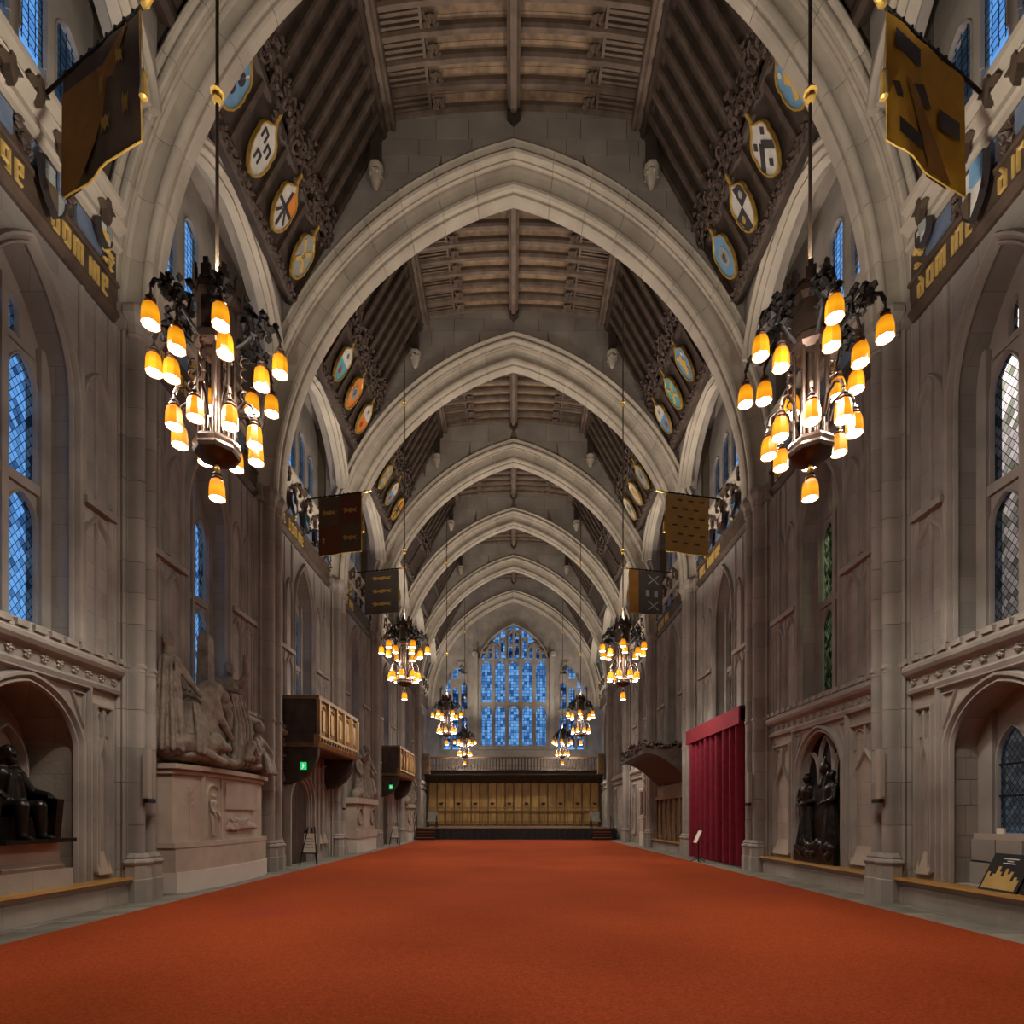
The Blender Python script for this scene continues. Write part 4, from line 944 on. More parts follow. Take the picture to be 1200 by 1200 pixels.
# stage, skirt, steps, rail
st = thing('stage', (0, 37, 0), 'low wide stage with a black skirt at the far end of the carpet', 'stage')
MB().box(-6.95, 6.95, 36.85, 39.1, 0.70, 0.80).build('stage_deck', 'oak_brown', st)
MB().box(-6.55, 6.55, 39.1, 44.6, 0.70, 0.80).build('stage_deck', 'oak_brown', st)
ns = 34
for i in range(ns):
    a = -6.9 + 13.8 * i / ns; w = 13.8 / ns
    m = MB(); m.rings([[(a + w * q / 6, 36.88 + 0.035 * math.sin(q / 6 * 2 * PI), z) for q in range(7)] for z in (0.0, 0.70)], False); m.build('skirt_pleat', 'cloth_black', st, smooth=60)
for s in (-1, 1):
    w = 'balcony' if s < 0 else 'curtain'
    t = thing('stage_steps', (s * 5.85, 36.3, 0), 'short black steps with red treads at the %s end of the stage' % w, 'steps', group='steps up to the stage')
    for i in range(4):
        MB().box(s * 5.85 - 0.62, s * 5.85 + 0.62, 35.95 + i * 0.24, 36.80, i * 0.18 + 0.013, i * 0.18 + 0.15).build('riser', 'black', t)
        MB().box(s * 5.85 - 0.64, s * 5.85 + 0.64, 35.93 + i * 0.24, min(36.80, 36.22 + i * 0.24), i * 0.18 + 0.15, i * 0.18 + 0.18).build('tread', 'tread_red', t)
    for e in (-0.68, 0.68):
        MB().tube([(s * 5.85 + e, 35.95, 0.014), (s * 5.85 + e, 35.95, 0.9), (s * 5.85 + e, 36.78, 1.65), (s * 5.85 + e, 36.78, 0.75)], 0.025, 6).build('handrail', 'iron', t, smooth=60)
    t = thing('stage_chair', (s * 5.9, 39.5, 0.8), 'pale grey upholstered chair on the stage near the %s side steps' % w, 'chair', group='pale chairs on the stage')
    x = s * 5.9
    MB().box(x - .35, x + .35, 39.3, 39.95, 1.2, 1.32).build('seat', 'grey_chair', t)
    MB().box(x - .35, x + .35, 39.85, 39.97, 1.32, 1.95).build('backrest', 'grey_chair', t)
    for ex in (-.32, .32):
        for ey in (39.33, 39.9): MB().box(x + ex - .025, x + ex + .025, ey - .025, ey + .025, 0.8, 1.2).build('leg', 'black', t)
rl = thing('stage_rail', (0, 42.5, 0.8), 'slim oak rail on thin posts in front of the stage panelling', 'railing')
MB().box(-6.7, 6.7, 42.47, 42.55, 2.18, 2.26).build('rail', 'oak', rl)
MB().box(-6.7, 6.7, 42.48, 42.53, 1.12, 1.18).build('rail', 'oak_brown', rl)
pst = MB().box(-0.03, 0.03, 42.48, 42.54, 0.8, 2.2).mesh('post', 'oak')
for i in range(23):
    o = link('post', pst, rl); o.location = (-6.6 + 13.2 * i / 22, 0, 0)

# ---------------------------------------------------------------- chandeliers
def make_chandelier():
    """built round the axis x = y = 0 with real heights; hangs from the purlin"""
    root = bpy.data.objects.new('chandelier', None); COL.objects.link(root); root.empty_display_size = 0.2
    MB().lathe([(0.022, 8.3), (0.022, 20.45)], n=8).build('rod', 'rod_metal', root, smooth=60)
    for z in (10.78, 15.9): MB().lathe([(0.03, z - .10), (0.06, z - .05), (0.045, z), (0.085, z + .04), (0.05, z + .10), (0.03, z + .14)], n=8).build('rod_collar', 'gold', root, smooth=40)
    # crown
    m = MB(); m.lathe([(0.20, 7.45), (0.26, 7.52), (0.27, 7.60), (0.23, 7.66), (0.23, 8.05), (0.28, 8.12), (0.28, 8.20), (0.25, 8.24), (0.25, 8.28), (0.10, 8.30)], n=8, ph=PI / 8); m.build('crown_drum', 'chandelier_bronze', root, smooth=25)
    mer = MB().box(-0.06, 0.06, -0.015, 0.015, 0, 0.16); mer.box(-0.03, 0.03, -0.015, 0.015, 0.16, 0.24); me = mer.mesh('merlon', 'chandelier_bronze')
    for k in range(8):
        an = 2 * PI * k / 8; o = link('merlon', me, root); o.location = (0.255 * math.cos(an), 0.255 * math.sin(an), 8.22); o.rotation_euler = (0, 0, an + PI / 2)
    # lantern of slender posts
    MB().lathe([(0.07, 6.35), (0.07, 7.5)], n=8).build('core', 'chandelier_bronze', root, smooth=60)
    for k in range(8):
        an = PI / 8 + 2 * PI * k / 8; c, s_ = math.cos(an), math.sin(an)
        MB().tube([(0.20 * c, 0.20 * s_, 6.3), (0.20 * c, 0.20 * s_, 7.5)], 0.024, 6).build('lantern_post', 'chandelier_bronze', root, smooth=60)
        an = 2 * PI * k / 8; c, s_ = math.cos(an), math.sin(an)
        MB().tube([(0.21 * c, 0.21 * s_, 6.55), (0.26 * c, 0.26 * s_, 6.78), (0.36 * c, 0.36 * s_, 6.86), (0.45 * c, 0.45 * s_, 6.80), (0.48 * c, 0.48 * s_, 6.70)], 0.022, 6).build('lower_bracket', 'chandelier_bronze', root, smooth=60)
        if k % 2 == 0:
            sp = [(0.33 * c + 0.035 * math.cos(q * 1.1), 0.33 * s_ + 0.035 * math.sin(q * 1.1), 6.85 + q * 0.025) for q in range(24)]
            MB().tube(sp, 0.012, 5).build('twist', 'chandelier_bronze', root, smooth=60)
    MB().lathe([(0.03, 6.06), (0.10, 6.08), (0.22, 6.13), (0.265, 6.16), (0.285, 6.20), (0.27, 6.24), (0.285, 6.28), (0.255, 6.33), (0.08, 6.38)], n=8, ph=PI / 8).build('bowl', 'chandelier_bronze', root, smooth=20)
    MB().lathe([(0.015, 5.95), (0.04, 5.99), (0.02, 6.06)], n=8).build('bowl_finial', 'gold', root, smooth=60)
    sh = MB(); sh.lathe([(0.100, -0.14), (0.100, -0.11), (0.094, 0.02), (0.082, 0.08), (0.045, 0.115)], n=8, caps=False); shade_me = sh.mesh('lamp_shade', 'amber_glass', smooth=20)
    gl = MB(); gl.lathe([(0.004, -0.155), (0.05, -0.15), (0.088, -0.137), (0.088, -0.12), (0.004, -0.12)], n=12); glow_me = gl.mesh('bulb', 'lamp_glow', smooth=60)
    cp = MB(); cp.lathe([(0.05, 0.11), (0.065, 0.12), (0.05, 0.15), (0.058, 0.17), (0.03, 0.20), (0.012, 0.24), (0.012, 0.30)], n=8); cap_me = cp.mesh('lamp_cap', 'chandelier_bronze', smooth=40)
    def lamp(x, y, z):
        o = link('lamp_shade', shade_me, root); o.location = (x, y, z)
        for n_, me_ in (('bulb', glow_me), ('lamp_cap', cap_me)): link(n_, me_, o)
    rnd = random.Random(3)
    for k in range(6):
        an = math.radians(-59) + 2 * PI * k / 6; c, s_ = math.cos(an), math.sin(an)
        lamp(0.80 * c, 0.80 * s_, 7.36); lamp(0.54 * c - 0.06 * s_, 0.54 * s_ + 0.06 * c, 7.24)
        m = MB(); m.tube([(0.22 * c, 0.22 * s_, 7.55), (0.34 * c, 0.34 * s_, 7.62), (0.5 * c, 0.5 * s_, 7.78), (0.66 * c, 0.66 * s_, 7.83), (0.76 * c, 0.76 * s_, 7.78), (0.80 * c, 0.80 * s_, 7.66)], 0.025, 6); m.build('arm', 'iron', root, smooth=60)
        MB().tube([(0.45 * c, 0.45 * s_, 7.72), (0.51 * c, 0.51 * s_, 7.68), (0.54 * c - .06 * s_, 0.54 * s_ + .06 * c, 7.53)], 0.018, 6).build('arm', 'iron', root, smooth=60)
        m = MB()     # iron foliage rising from the arm
        for q in range(4):
            t0 = 0.36 + 0.10 * q; sg = (-1) ** q
            pts = [(t0 * c - sg * .02 * u * s_, t0 * s_ + sg * .02 * u * c, 7.70 + 0.07 * u - 0.006 * u * u * (1 if q < 2 else 1.6)) for u in range(6)]
            m.tube(pts, [0.03, 0.034, 0.03, 0.026, 0.03, 0.012], 5)
            for u in range(6): m.lump((t0 * c + rnd.uniform(-.06, .06), t0 * s_ + rnd.uniform(-.06, .06), 7.72 + (0.085 - 0.015 * q) * u), 0.06, rnd)
        m.build('iron_foliage', 'iron', root)
    for k in range(8):
        an = 2 * PI * k / 8; lamp(0.48 * math.cos(an), 0.48 * math.sin(an), 6.44)
    lamp(0, 0, 5.76)
    MB().lathe([(0.01, 5.86), (0.01, 6.0)], n=6).build('pendant_stem', 'chandelier_bronze', root)
    return root
CH_Y = {0: 7.0, 1: 19.0, 2: 31.0, 3: 43.0}
CH_Y[3] = 42.4
proto = make_chandelier(); first = True
CH_WHERE = ['nearest bronze chandelier', 'second bronze chandelier from the camera', 'third bronze chandelier from the camera', 'farthest bronze chandelier, in front of the end window']
for i, y in CH_Y.items():
    for s in (-1, 1):
        c = proto if first else copy_tree(proto); first = False
        c.location = (s * 3.80, y, 0.0); c.rotation_euler = (0, 0, 0.0 if s < 0 else 0.32)
        tag(c, CH_WHERE[i] + ' with amber lamps, on the %s side' % ('balcony' if s < 0 else 'curtain'), 'chandelier', 'chandeliers with amber lamps')
        # the lamps' own light: upward from inside the crown, and all round from the lamp rings
        add_light('chandelier_uplight', 'SPOT', (s * 3.80, y, 8.42), CH_UP, WARM, 0.12, (s * 3.80, y, 20), math.radians(150), 0.8)
        for q in range(3):
            an = math.radians(-29) + c.rotation_euler.z + 2 * PI * q / 3
            px_, py_ = s * 3.80 + 0.80 * math.cos(an), y + 0.80 * math.sin(an)
            add_light('chandelier_glow', 'SPOT', (px_, py_, 7.12), CH_DOWN / 3, (1.0, 0.91, 0.78), 0.10, (px_, py_, 0), math.radians(140), 0.6)
            add_light('chandelier_glow', 'POINT', (px_, py_, 7.10), CH_SIDE / 3, (1.0, 0.90, 0.78), 0.10)

# ---------------------------------------------------------------- clay for sculpture: overlapping closed lumps fused into one skin
class Clay(MB):
    def cap(s, p, q, r0, r1, n=9):
        p, q = Vector(p), Vector(q); d = (q - p); L = d.length; d = d / L if L > 1e-6 else Vector((0, 0, 1))
        a = d.orthogonal().normalized(); b = d.cross(a); rings = []
        prof = [(-0.97, .25), (-0.7, .7), (-0.3, .95), (0, 1.0)]
        for z, k in prof: rings.append((p + d * z * r0, r0 * k))
        for z, k in reversed(prof): rings.append((q - d * z * r1, r1 * k))
        s.rings([[c + a * r * math.cos(2 * PI * k / n) + b * r * math.sin(2 * PI * k / n) for k in range(n)] for c, r in rings], True, True)
    def chain(s, pts, rr):
        for i in range(len(pts) - 1): s.cap(pts[i], pts[i + 1], rr[i], rr[i + 1])
    def clay(s, name, mat, parent, voxel=0.03, smooth=3, label=None, kind=None):
        o = s.build(name, mat, parent, label=label, kind=kind)
        r = o.modifiers.new('fuse', 'REMESH'); r.mode = 'VOXEL'; r.voxel_size = voxel; r.use_smooth_shade = True
        if smooth: k = o.modifiers.new('soften', 'SMOOTH'); k.factor = 0.5; k.iterations = smooth
        return o

def figure(c, base, h, fwd, lean=0.0, arms=None, robe=True, seat=False, head_tilt=0.0):
    """a clothed body in clay: base = feet point, fwd = facing (unit x, y); arms = list of (elbow, hand) offsets in (side, forward, up) of h"""
    B = Vector(base); Fw = Vector((fwd[0], fwd[1], 0)).normalized(); Sd = Vector((-Fw.y, Fw.x, 0)); Up = Vector((0, 0, 1))
    def q(sd, f, u): return B + (Sd * sd + Fw * (f + lean * u) + Up * u) * h
    if robe:
        rnd = random.Random(int(B.y * 10))
        c.cap(q(0, 0, 0.08), q(0, 0, 0.5), 0.115 * h, 0.085 * h)
        for k in range(13):     # folds of the robe
            an = 2 * PI * k / 13 + rnd.uniform(-.1, .1); r0 = rnd.uniform(0.12, 0.16); r1 = 0.085
            c.cap(q(r0 * math.cos(an), r0 * math.sin(an) * 0.8, 0.02), q(r1 * math.cos(an + .25), r1 * math.sin(an + .25) * 0.8, 0.54), 0.032 * h, 0.014 * h, 6)
    else:
        for sg in (-1, 1): c.chain([q(sg * .06, 0.02, 0.02), q(sg * .06, 0.02, 0.27), q(sg * .05, 0, 0.5)], [0.035 * h, 0.045 * h, 0.06 * h]); c.cap(q(sg * .06, 0, 0.02), q(sg * .07, .09, 0.015), .028 * h, .022 * h)
    c.ell(q(0, 0, 0.56), (0.10 * h, 0.09 * h, 0.09 * h)); c.cap(q(0, 0, 0.56), q(0, 0, 0.74), 0.085 * h, 0.10 * h)
    c.cap(q(-.10, 0, 0.79), q(.10, 0, 0.79), 0.052 * h, 0.052 * h)
    c.cap(q(0, 0, 0.80), q(0, .01 + head_tilt * .3, 0.88), 0.034 * h, 0.032 * h)
    hc = q(0, .02 + head_tilt, 0.93); c.ell(hc, (0.050 * h, 0.056 * h, 0.066 * h)); c.ell(hc - Fw * .02 * h + Up * .022 * h, (0.054 * h, 0.056 * h, 0.052 * h))
    c.cap(hc + Fw * .052 * h + Up * .008 * h, hc + Fw * .066 * h - Up * .012 * h, .008 * h, .012 * h, 6)
    c.ell(hc + Fw * .04 * h - Up * .045 * h, (.022 * h, .02 * h, .018 * h))
    arms = arms or [((-.15, .02, .63), (-.13, .10, .50)), ((.15, .02, .63), (.13, .10, .50))]
    for sg, (e, hd) in zip((-1, 1), arms):
        c.chain([q(sg * .125, 0, .79), q(*e), q(*hd)], [0.042 * h, 0.034 * h, 0.025 * h]); H = q(*hd); d = (H - q(*e)).normalized(); c.ell(H + d * .03 * h, (.026 * h, .026 * h, .03 * h))
        for f_ in range(4): c.cap(H + d * .04 * h + Up * (.012 * (f_ - 1.5)) * h, H + d * .085 * h + Up * (.014 * (f_ - 1.5)) * h, .0085 * h, .007 * h, 5)

# ---------------------------------------------------------------- seated bronze in the near niche
yc = BC[-1]
t = thing('statue_plinth', (-7.5, yc, 0.46), 'two-tier stone plinth under the seated bronze figure', 'plinth')
MB().box(-8.0, -7.05, yc - 0.72, yc + 0.66, 0.46, 0.74).build('lower_block', 'wall_stone_warm', t)
MB().prism([(-8.0, yc - 0.55, 0.74), (-7.08, yc - 0.55, 0.74), (-7.05, yc - 0.55, 0.80), (-7.14, yc - 0.55, 0.86), (-7.14, yc - .55, 1.16), (-8.0, yc - .55, 1.16)], (0, 1.06, 0)).build('upper_block', 'pale_stone', t)
t = thing('bronze_statue', (-7.5, yc, 1.16), 'dark bronze statue of a bald seated man in an armchair', 'statue')
c = Clay(); z0 = 1.20; x0 = -7.42; yy = yc - 0.08   # faces the hall (+x) and a little towards the far end
def sp(f, sd, u): return (x0 + f, yy - sd, z0 + u)
for sg in (-1, 1):
    c.chain([sp(0.0, sg * .10, .48), sp(.34, sg * .15, .50), sp(.36, sg * .16, .06)], [0.12, 0.10, 0.065]); c.cap(sp(.34, sg * .16, .05), sp(.50, sg * .19, .03), .055, .04)
c.ell(sp(0, 0, .50), (0.17, 0.19, 0.16)); c.cap(sp(0, 0, .52), sp(-.06, 0, .92), 0.17, 0.19); c.cap(sp(-.06, -.2, 1.02), sp(-.06, .2, 1.02), 0.095, 0.095)
c.cap(sp(-.05, 0, 1.02), sp(-.02, 0, 1.16), 0.07, 0.065); c.ell(sp(0.0, 0, 1.28), (0.115, 0.10, 0.135)); c.cap(sp(.10, 0, 1.28), sp(.135, 0, 1.25), .015, .024, 6); c.ell(sp(.085, 0, 1.17), (.05, .055, .07)); c.ell(sp(-.03, .09, 1.22), (.05, .03, .08)); c.ell(sp(-.03, -.09, 1.22), (.05, .03, .08))
for sg in (-1, 1):
    c.ell(sp(.085, sg * .04, 1.31), (.02, .025, .012))
    c.chain([sp(-.06, sg * .26, .98), sp(.02, sg * .38, .72), sp(.27, sg * .40, .68)], [0.085, 0.075, 0.05])
    for f_ in range(4): c.cap(sp(.29, sg * (.36 + .025 * f_), .68), sp(.38, sg * (.36 + .025 * f_), .63 - .005 * f_), .016, .012, 5)
    c.cap(sp(.28, sg * .35, .67), sp(.34, sg * .32, .63), .017, .013, 5)
    c.cap(sp(.12, sg * .07, .96), sp(.12, sg * .16, .45), .03, .05)   # coat fronts
c.clay('seated_figure', 'bronze', t, 0.018, 2)
m = MB()
for sg in (-1, 1):
    m.prism([(x0 - .30, yy - sg * .52 - .06, z0 - .0), (x0 + .30, yy - sg * .52 - .06, z0), (x0 + .36, yy - sg * .52 - .06, z0 + .62), (x0 - .30, yy - sg * .52 - .06, z0 + .70)], (0, .12, 0))
m.build('armchair_sides', 'bronze', t)
MB().prism([(x0 - .40, yy - .5, z0), (x0 - .22, yy - .5, z0), (x0 - .26, yy - .5, z0 + .98), (x0 - .44, yy - .5, z0 + .98)], (0, 1.0, 0)).build('armchair_back', 'bronze', t)
MB().box(x0 - .22, x0 + .22, yy - .46, yy + .46, z0, z0 + .34).build('armchair_seat', 'bronze', t)
MB().box(x0 - .48, x0 + .54, yy - .60, yy + .60, z0 - .04, z0 + .02).build('statue_base', 'bronze', t)
# blind tracery inside that niche
for a in (-0.45, 0.45):
    m = MB(); ribbon(m, -1, with_legs(pointed(yc + a, 0.36, 2.35, 3.0, 7), 0.9), 0.09, 8.04, 7.90); m.build('niche_tracery', 'stone', WALL[-1], smooth=50)

# ---------------------------------------------------------------- great monument, bay 0
yc = BC[0]
def curved_block(name, mat, t, yc, hw, xf, bulge, z0, z1, s=-1, lip=0.0, n=14, xb=7.25):
    rings = []
    for z in (z0, z1):
        r = []
        for i in range(n + 1):
            u = -1 + 2 * i / n; r.append((s * (xf - bulge * (1 - abs(u) ** 3) - lip), yc + u * (hw + lip), z))
        r += [(s * xb, yc + hw + lip, z), (s * xb, yc - hw - lip, z)]; rings.append(r)
    return MB().rings(rings, True, True).build(name, mat, t)
yc = BC[0]; mon = thing('monument_plinth', (-7, yc, 0), 'broad curved stone plinth with relief panels below the large sculpture group', 'plinth')
HW = 2.0
curved_block('white_base', 'white_base', mon, yc + .1, HW, 6.75, 0.22, 0, 0.42)
curved_block('plinth_foot', 'pale_stone', mon, yc + .1, HW, 6.78, 0.22, 0.42, 0.92)
curved_block('foot_moulding', 'pale_stone', mon, yc + .1, HW, 6.80, 0.22, 0.92, 1.02, lip=0.03)
curved_block('plinth_die', 'pale_stone', mon, yc + .1, HW - .06, 6.88, 0.22, 1.02, 2.42)
curved_block('top_moulding', 'pale_stone', mon, yc + .1, HW, 6.84, 0.22, 2.42, 2.52)
curved_block('top_moulding', 'pale_stone', mon, yc + .1, HW, 6.80, 0.22, 2.52, 2.62, lip=0.05)
xd = 6.66
# niche figure, flower relief, inscription tablet, battle relief on the die
cv = pointed(yc - 0.75, 0.26, 1.98, 2.24, 6)
m = MB(); ribbon(m, -1, with_legs(cv, 1.12), 0.07, 6.72, xd - 0.03); m.build('niche_frame', 'pale_stone', mon)
m = MB(); m.prism([P(-1, xd + .045, *p) for p in with_legs(cv, 1.12)], (-0.02, 0, 0)); m.build('niche_back', 'sculpture', mon)
c = Clay(); figure(c, (-xd, yc - 0.75, 1.12), 0.95, (1, 0.2), robe=False); c.clay('relief_figure', 'pale_stone', mon, 0.018, 1)
MB().box(-xd - .06, -xd + .035, yc - 0.25, yc + 1.25, 1.72, 2.34).build('inscription_tablet', 'pale_stone', mon)
c = Clay(); rnd = random.Random(8)
for i in range(26): c.cap((-xd + .0, yc - 0.2 + rnd.random() * 1.4, 1.22 + rnd.random() * .25), (-xd + .05, yc - 0.2 + rnd.random() * 1.4, 1.22 + rnd.random() * .3), .05, .035, 6)
c.clay('relief_trophies', 'pale_stone', mon, 0.025, 1)
c = Clay(); c.cap((-6.72, yc - 1.5, 1.15), (-6.72, yc - 1.48, 2.1), .018, .018, 6)
for i in range(3):
    for sg in (-1, 1): c.cap((-6.72, yc - 1.49, 1.75 + i * .14), (-6.72, yc - 1.49 + sg * .10, 1.86 + i * .15), .014, .016, 6)
c.clay('relief_anchor', 'pale_stone', mon, 0.015, 0)
for a in (-1.1, -0.4): MB().box(-6.72, -xd + .02, yc + a - .03, yc + a + .03, 1.02, 2.42).build('die_pilaster', 'pale_stone', mon)
# sculpture group
grp = thing('sculpture_group', (-7.0, yc, 2.62), 'large stone sculpture group of draped figures, lion and obelisk above the curved plinth', 'sculpture')
c = Clay(); rnd = random.Random(4)
for i in range(30):  # rocky mound
    c.ell((-7.0 + rnd.uniform(-.2, .25), yc + rnd.uniform(-1.8, 1.9), 2.76 + rnd.uniform(.0, .10)), (.28, .32, .14))
c.clay('rocky_mound', 'sculpture', grp, 0.035, 2)
c = Clay(); figure(c, (-6.90, yc + 0.42, 2.95), 2.35, (0.75, -0.65), lean=-0.05, arms=[((-.12, .14, .70), (-.02, .26, .66)), ((.16, .06, .90), (.12, .14, 1.04))], head_tilt=.02)
for k in range(5): c.chain([(-6.84 + .02 * k, yc + 0.32 + k * .09, 4.6), (-6.70 + .02 * k, yc + .30 + k * .15, 3.8), (-6.62, yc + .06 + k * .20, 2.85)], [.035, .055, .07])
c.clay('standing_draped_figure', 'sculpture', grp, 0.022, 1)
c = Clay()   # bowed figure leaning over
c.chain([(-6.95, yc - 1.15, 3.2), (-6.9, yc - 0.95, 3.9), (-6.8, yc - 0.62, 4.35), (-6.75, yc - .50, 4.42)], [.38, .34, .27, .18]); c.ell((-6.66, yc - .33, 4.28), (.14, .16, .18)); c.cap((-6.6, yc - .22, 4.22), (-6.58, yc - .2, 4.12), .05, .07)
c.chain([(-6.68, yc - .75, 4.25), (-6.55, yc - 0.70, 3.75), (-6.5, yc - .30, 3.35)], [.14, .11, .07])
c.chain([(-6.78, yc - .45, 4.3), (-6.6, yc - .20, 3.95), (-6.6, yc - .15, 3.6)], [.11, .09, .06])
for k in range(6): c.chain([(-6.74 + .015 * k, yc - 1.35 + k * .10, 3.95), (-6.56, yc - 1.5 + k * .15, 3.45), (-6.50, yc - 1.55 + k * .18, 2.9)], [.035, .06, .065])
c.clay('bowed_draped_figure', 'sculpture', grp, 0.024, 1)
c = Clay()   # lion, lying with its head turned to the hall
lx, ly, lz = -6.52, yc - .95, 3.12
c.cap((-6.85, yc - 1.75, 3.05), (-6.68, ly - .1, 3.05), .27, .27); c.ell((lx, ly, lz + .02), (.21, .22, .24)); c.cap((lx + .08, ly + .10, lz - .04), (lx + .17, ly + .22, lz - .07), .12, .095); c.cap((lx + .10, ly + .12, lz + .06), (lx + .20, ly + .24, lz + .0), .05, .04)
for e in (-1, 1): c.ell((lx + .12, ly + .02 + e * .12, lz + .10), (.05, .06, .04)); c.ell((lx - .02, ly + e * .2, lz + .24), (.06, .05, .07))
rnd = random.Random(21)
for k in range(34):
    an = 2 * PI * k / 17; rr = .27 if k < 17 else .36
    c.cap((lx - .08, ly + .8 * rr * math.cos(an), lz + .8 * rr * math.sin(an)), (lx - .12 + rnd.uniform(-.04, .04), ly + 1.15 * rr * math.cos(an + .2), lz + 1.15 * rr * math.sin(an + .2)), .065, .04, 6)
for a in (-.75, -1.15): c.chain([(-6.6, yc + a - .15, 2.98), (-6.42, yc + a + .10, 2.80), (-6.36, yc + a + .26, 2.74)], [.12, .09, .10])
c.clay('lion', 'sculpture', grp, 0.022, 1)
c = Clay()   # reclining figure at the far end
c.chain([(-6.7, yc + 0.25, 2.95), (-6.6, yc + .75, 3.0), (-6.75, yc + 1.15, 3.05), (-6.75, yc + 1.45, 3.5), (-6.75, yc + 1.5, 3.65)], [.10, .14, .19, .20, .1]); c.ell((-6.7, yc + 1.52, 3.88), (.14, .15, .18))
c.chain([(-6.7, yc + 1.3, 3.5), (-6.5, yc + 1.15, 3.2), (-6.5, yc + .95, 3.0)], [.1, .08, .06]); c.chain([(-6.65, yc + 1.6, 3.5), (-6.5, yc + 1.8, 3.2), (-6.5, yc + 1.7, 2.9)], [.1, .08, .07])
c.chain([(-6.62, yc + 1.1, 3.0), (-6.5, yc + .7, 3.35), (-6.48, yc + .45, 2.95)], [.15, .11, .08])
for k in range(6): c.chain([(-6.7, yc + 1.55 + .05 * k, 3.5), (-6.5, yc + 1.5 + .08 * k, 3.0), (-6.42, yc + 1.45 + .09 * k, 2.7)], [.05, .06, .05])
c.clay('reclining_figure', 'sculpture', grp, 0.022, 1)
c = Clay(); c.cap((-7.0, yc - 1.85, 3.0), (-6.95, yc - 1.85, 4.4), .26, .15)
for k in range(9):
    an = 2 * PI * k / 9; c.cap((-6.95 + .28 * math.cos(an), yc - 1.85 + .3 * math.sin(an), 2.9), (-6.95 + .14 * math.cos(an), yc - 1.85 + .17 * math.sin(an), 4.75), .06, .04, 6)
c.ell((-6.95, yc - 1.85, 5.12), (.13, .14, .17)); c.cap((-6.95, yc - 1.85, 4.7), (-6.95, yc - 1.85, 5.05), .12, .08); c.chain([(-6.9, yc - 1.7, 4.75), (-6.7, yc - 1.55, 4.35), (-6.6, yc - 1.35, 4.1)], [.09, .07, .05])
c.clay('end_draped_figure', 'sculpture', grp, 0.024, 1)
MB().rings([[(-7.08 + dx * w, yc - 0.30 + dy * w, z) for dx, dy in ((-1, -1), (1, -1), (1, 1), (-1, 1))] for z, w in ((2.7, .17), (5.65, .12), (5.85, .02))], True, True).build('obelisk', 'sculpture', grp)

# ---------------------------------------------------------------- farther monuments on the same wall
for b, lab in ((2, 'second smaller stone monument between the two oak balconies'), (4, 'third stone monument past the farther oak balcony')):
    yc = BC[b] if b == 2 else 35.5; q_ = 1.0 if b == 2 else 0.72; t = thing('wall_monument', (-7, yc, 0), lab, 'monument', group='smaller monuments on the balcony wall')
    for nm, mt, hw, xf, za, zb in (('white_base', 'white_base', 1.65 * q_, 6.62, 0, .62), ('plinth_foot', 'pale_stone', 1.68 * q_, 6.58, .62, .95), ('plinth_die', 'pale_stone', 1.58 * q_, 6.68, .95, 2.12), ('top_moulding', 'pale_stone', 1.72 * q_, 6.55, 2.12, 2.36)):
        MB().box(-7.25, -xf, yc - hw, yc + hw, za, zb).build(nm, mt, t)
    MB().box(-6.68, -6.64, yc - .55, yc + .55, 1.0, 2.08).build('tablet', 'pale_stone', t)
    for a in (-1.05 * q_, 1.05 * q_):
        m = MB(); ribbon(m, -1, disc(yc + a, 1.55, .36, 16), .1, 6.70, 6.60, True); m.build('roundel', 'sculpture', t)
    c = Clay(); figure(c, (-6.85, yc - .6, 2.36), 2.0, (1, 0)); c.clay('draped_figure', 'sculpture', t, 0.04, 2)
    c = Clay(); figure(c, (-6.85, yc + .5, 2.36), 2.5, (1, -.2), arms=[((-.16, .05, .7), (-.2, .16, .8)), ((.15, .05, .63), (.13, .14, .5))]); c.clay('draped_figure', 'sculpture', t, 0.04, 2)
    c = Clay(); c.chain([(-6.8, yc + .9, 2.5), (-6.7, yc + 1.2, 2.7), (-6.85, yc + 1.35, 3.2)], [.2, .22, .2]); c.ell((-6.8, yc + 1.32, 3.55), (.15, .15, .18)); c.chain([(-6.8, yc - 1.4, 2.45), (-6.75, yc - 1.0, 2.6)], [.2, .25]); c.clay('crouching_figure', 'sculpture', t, 0.04, 2)

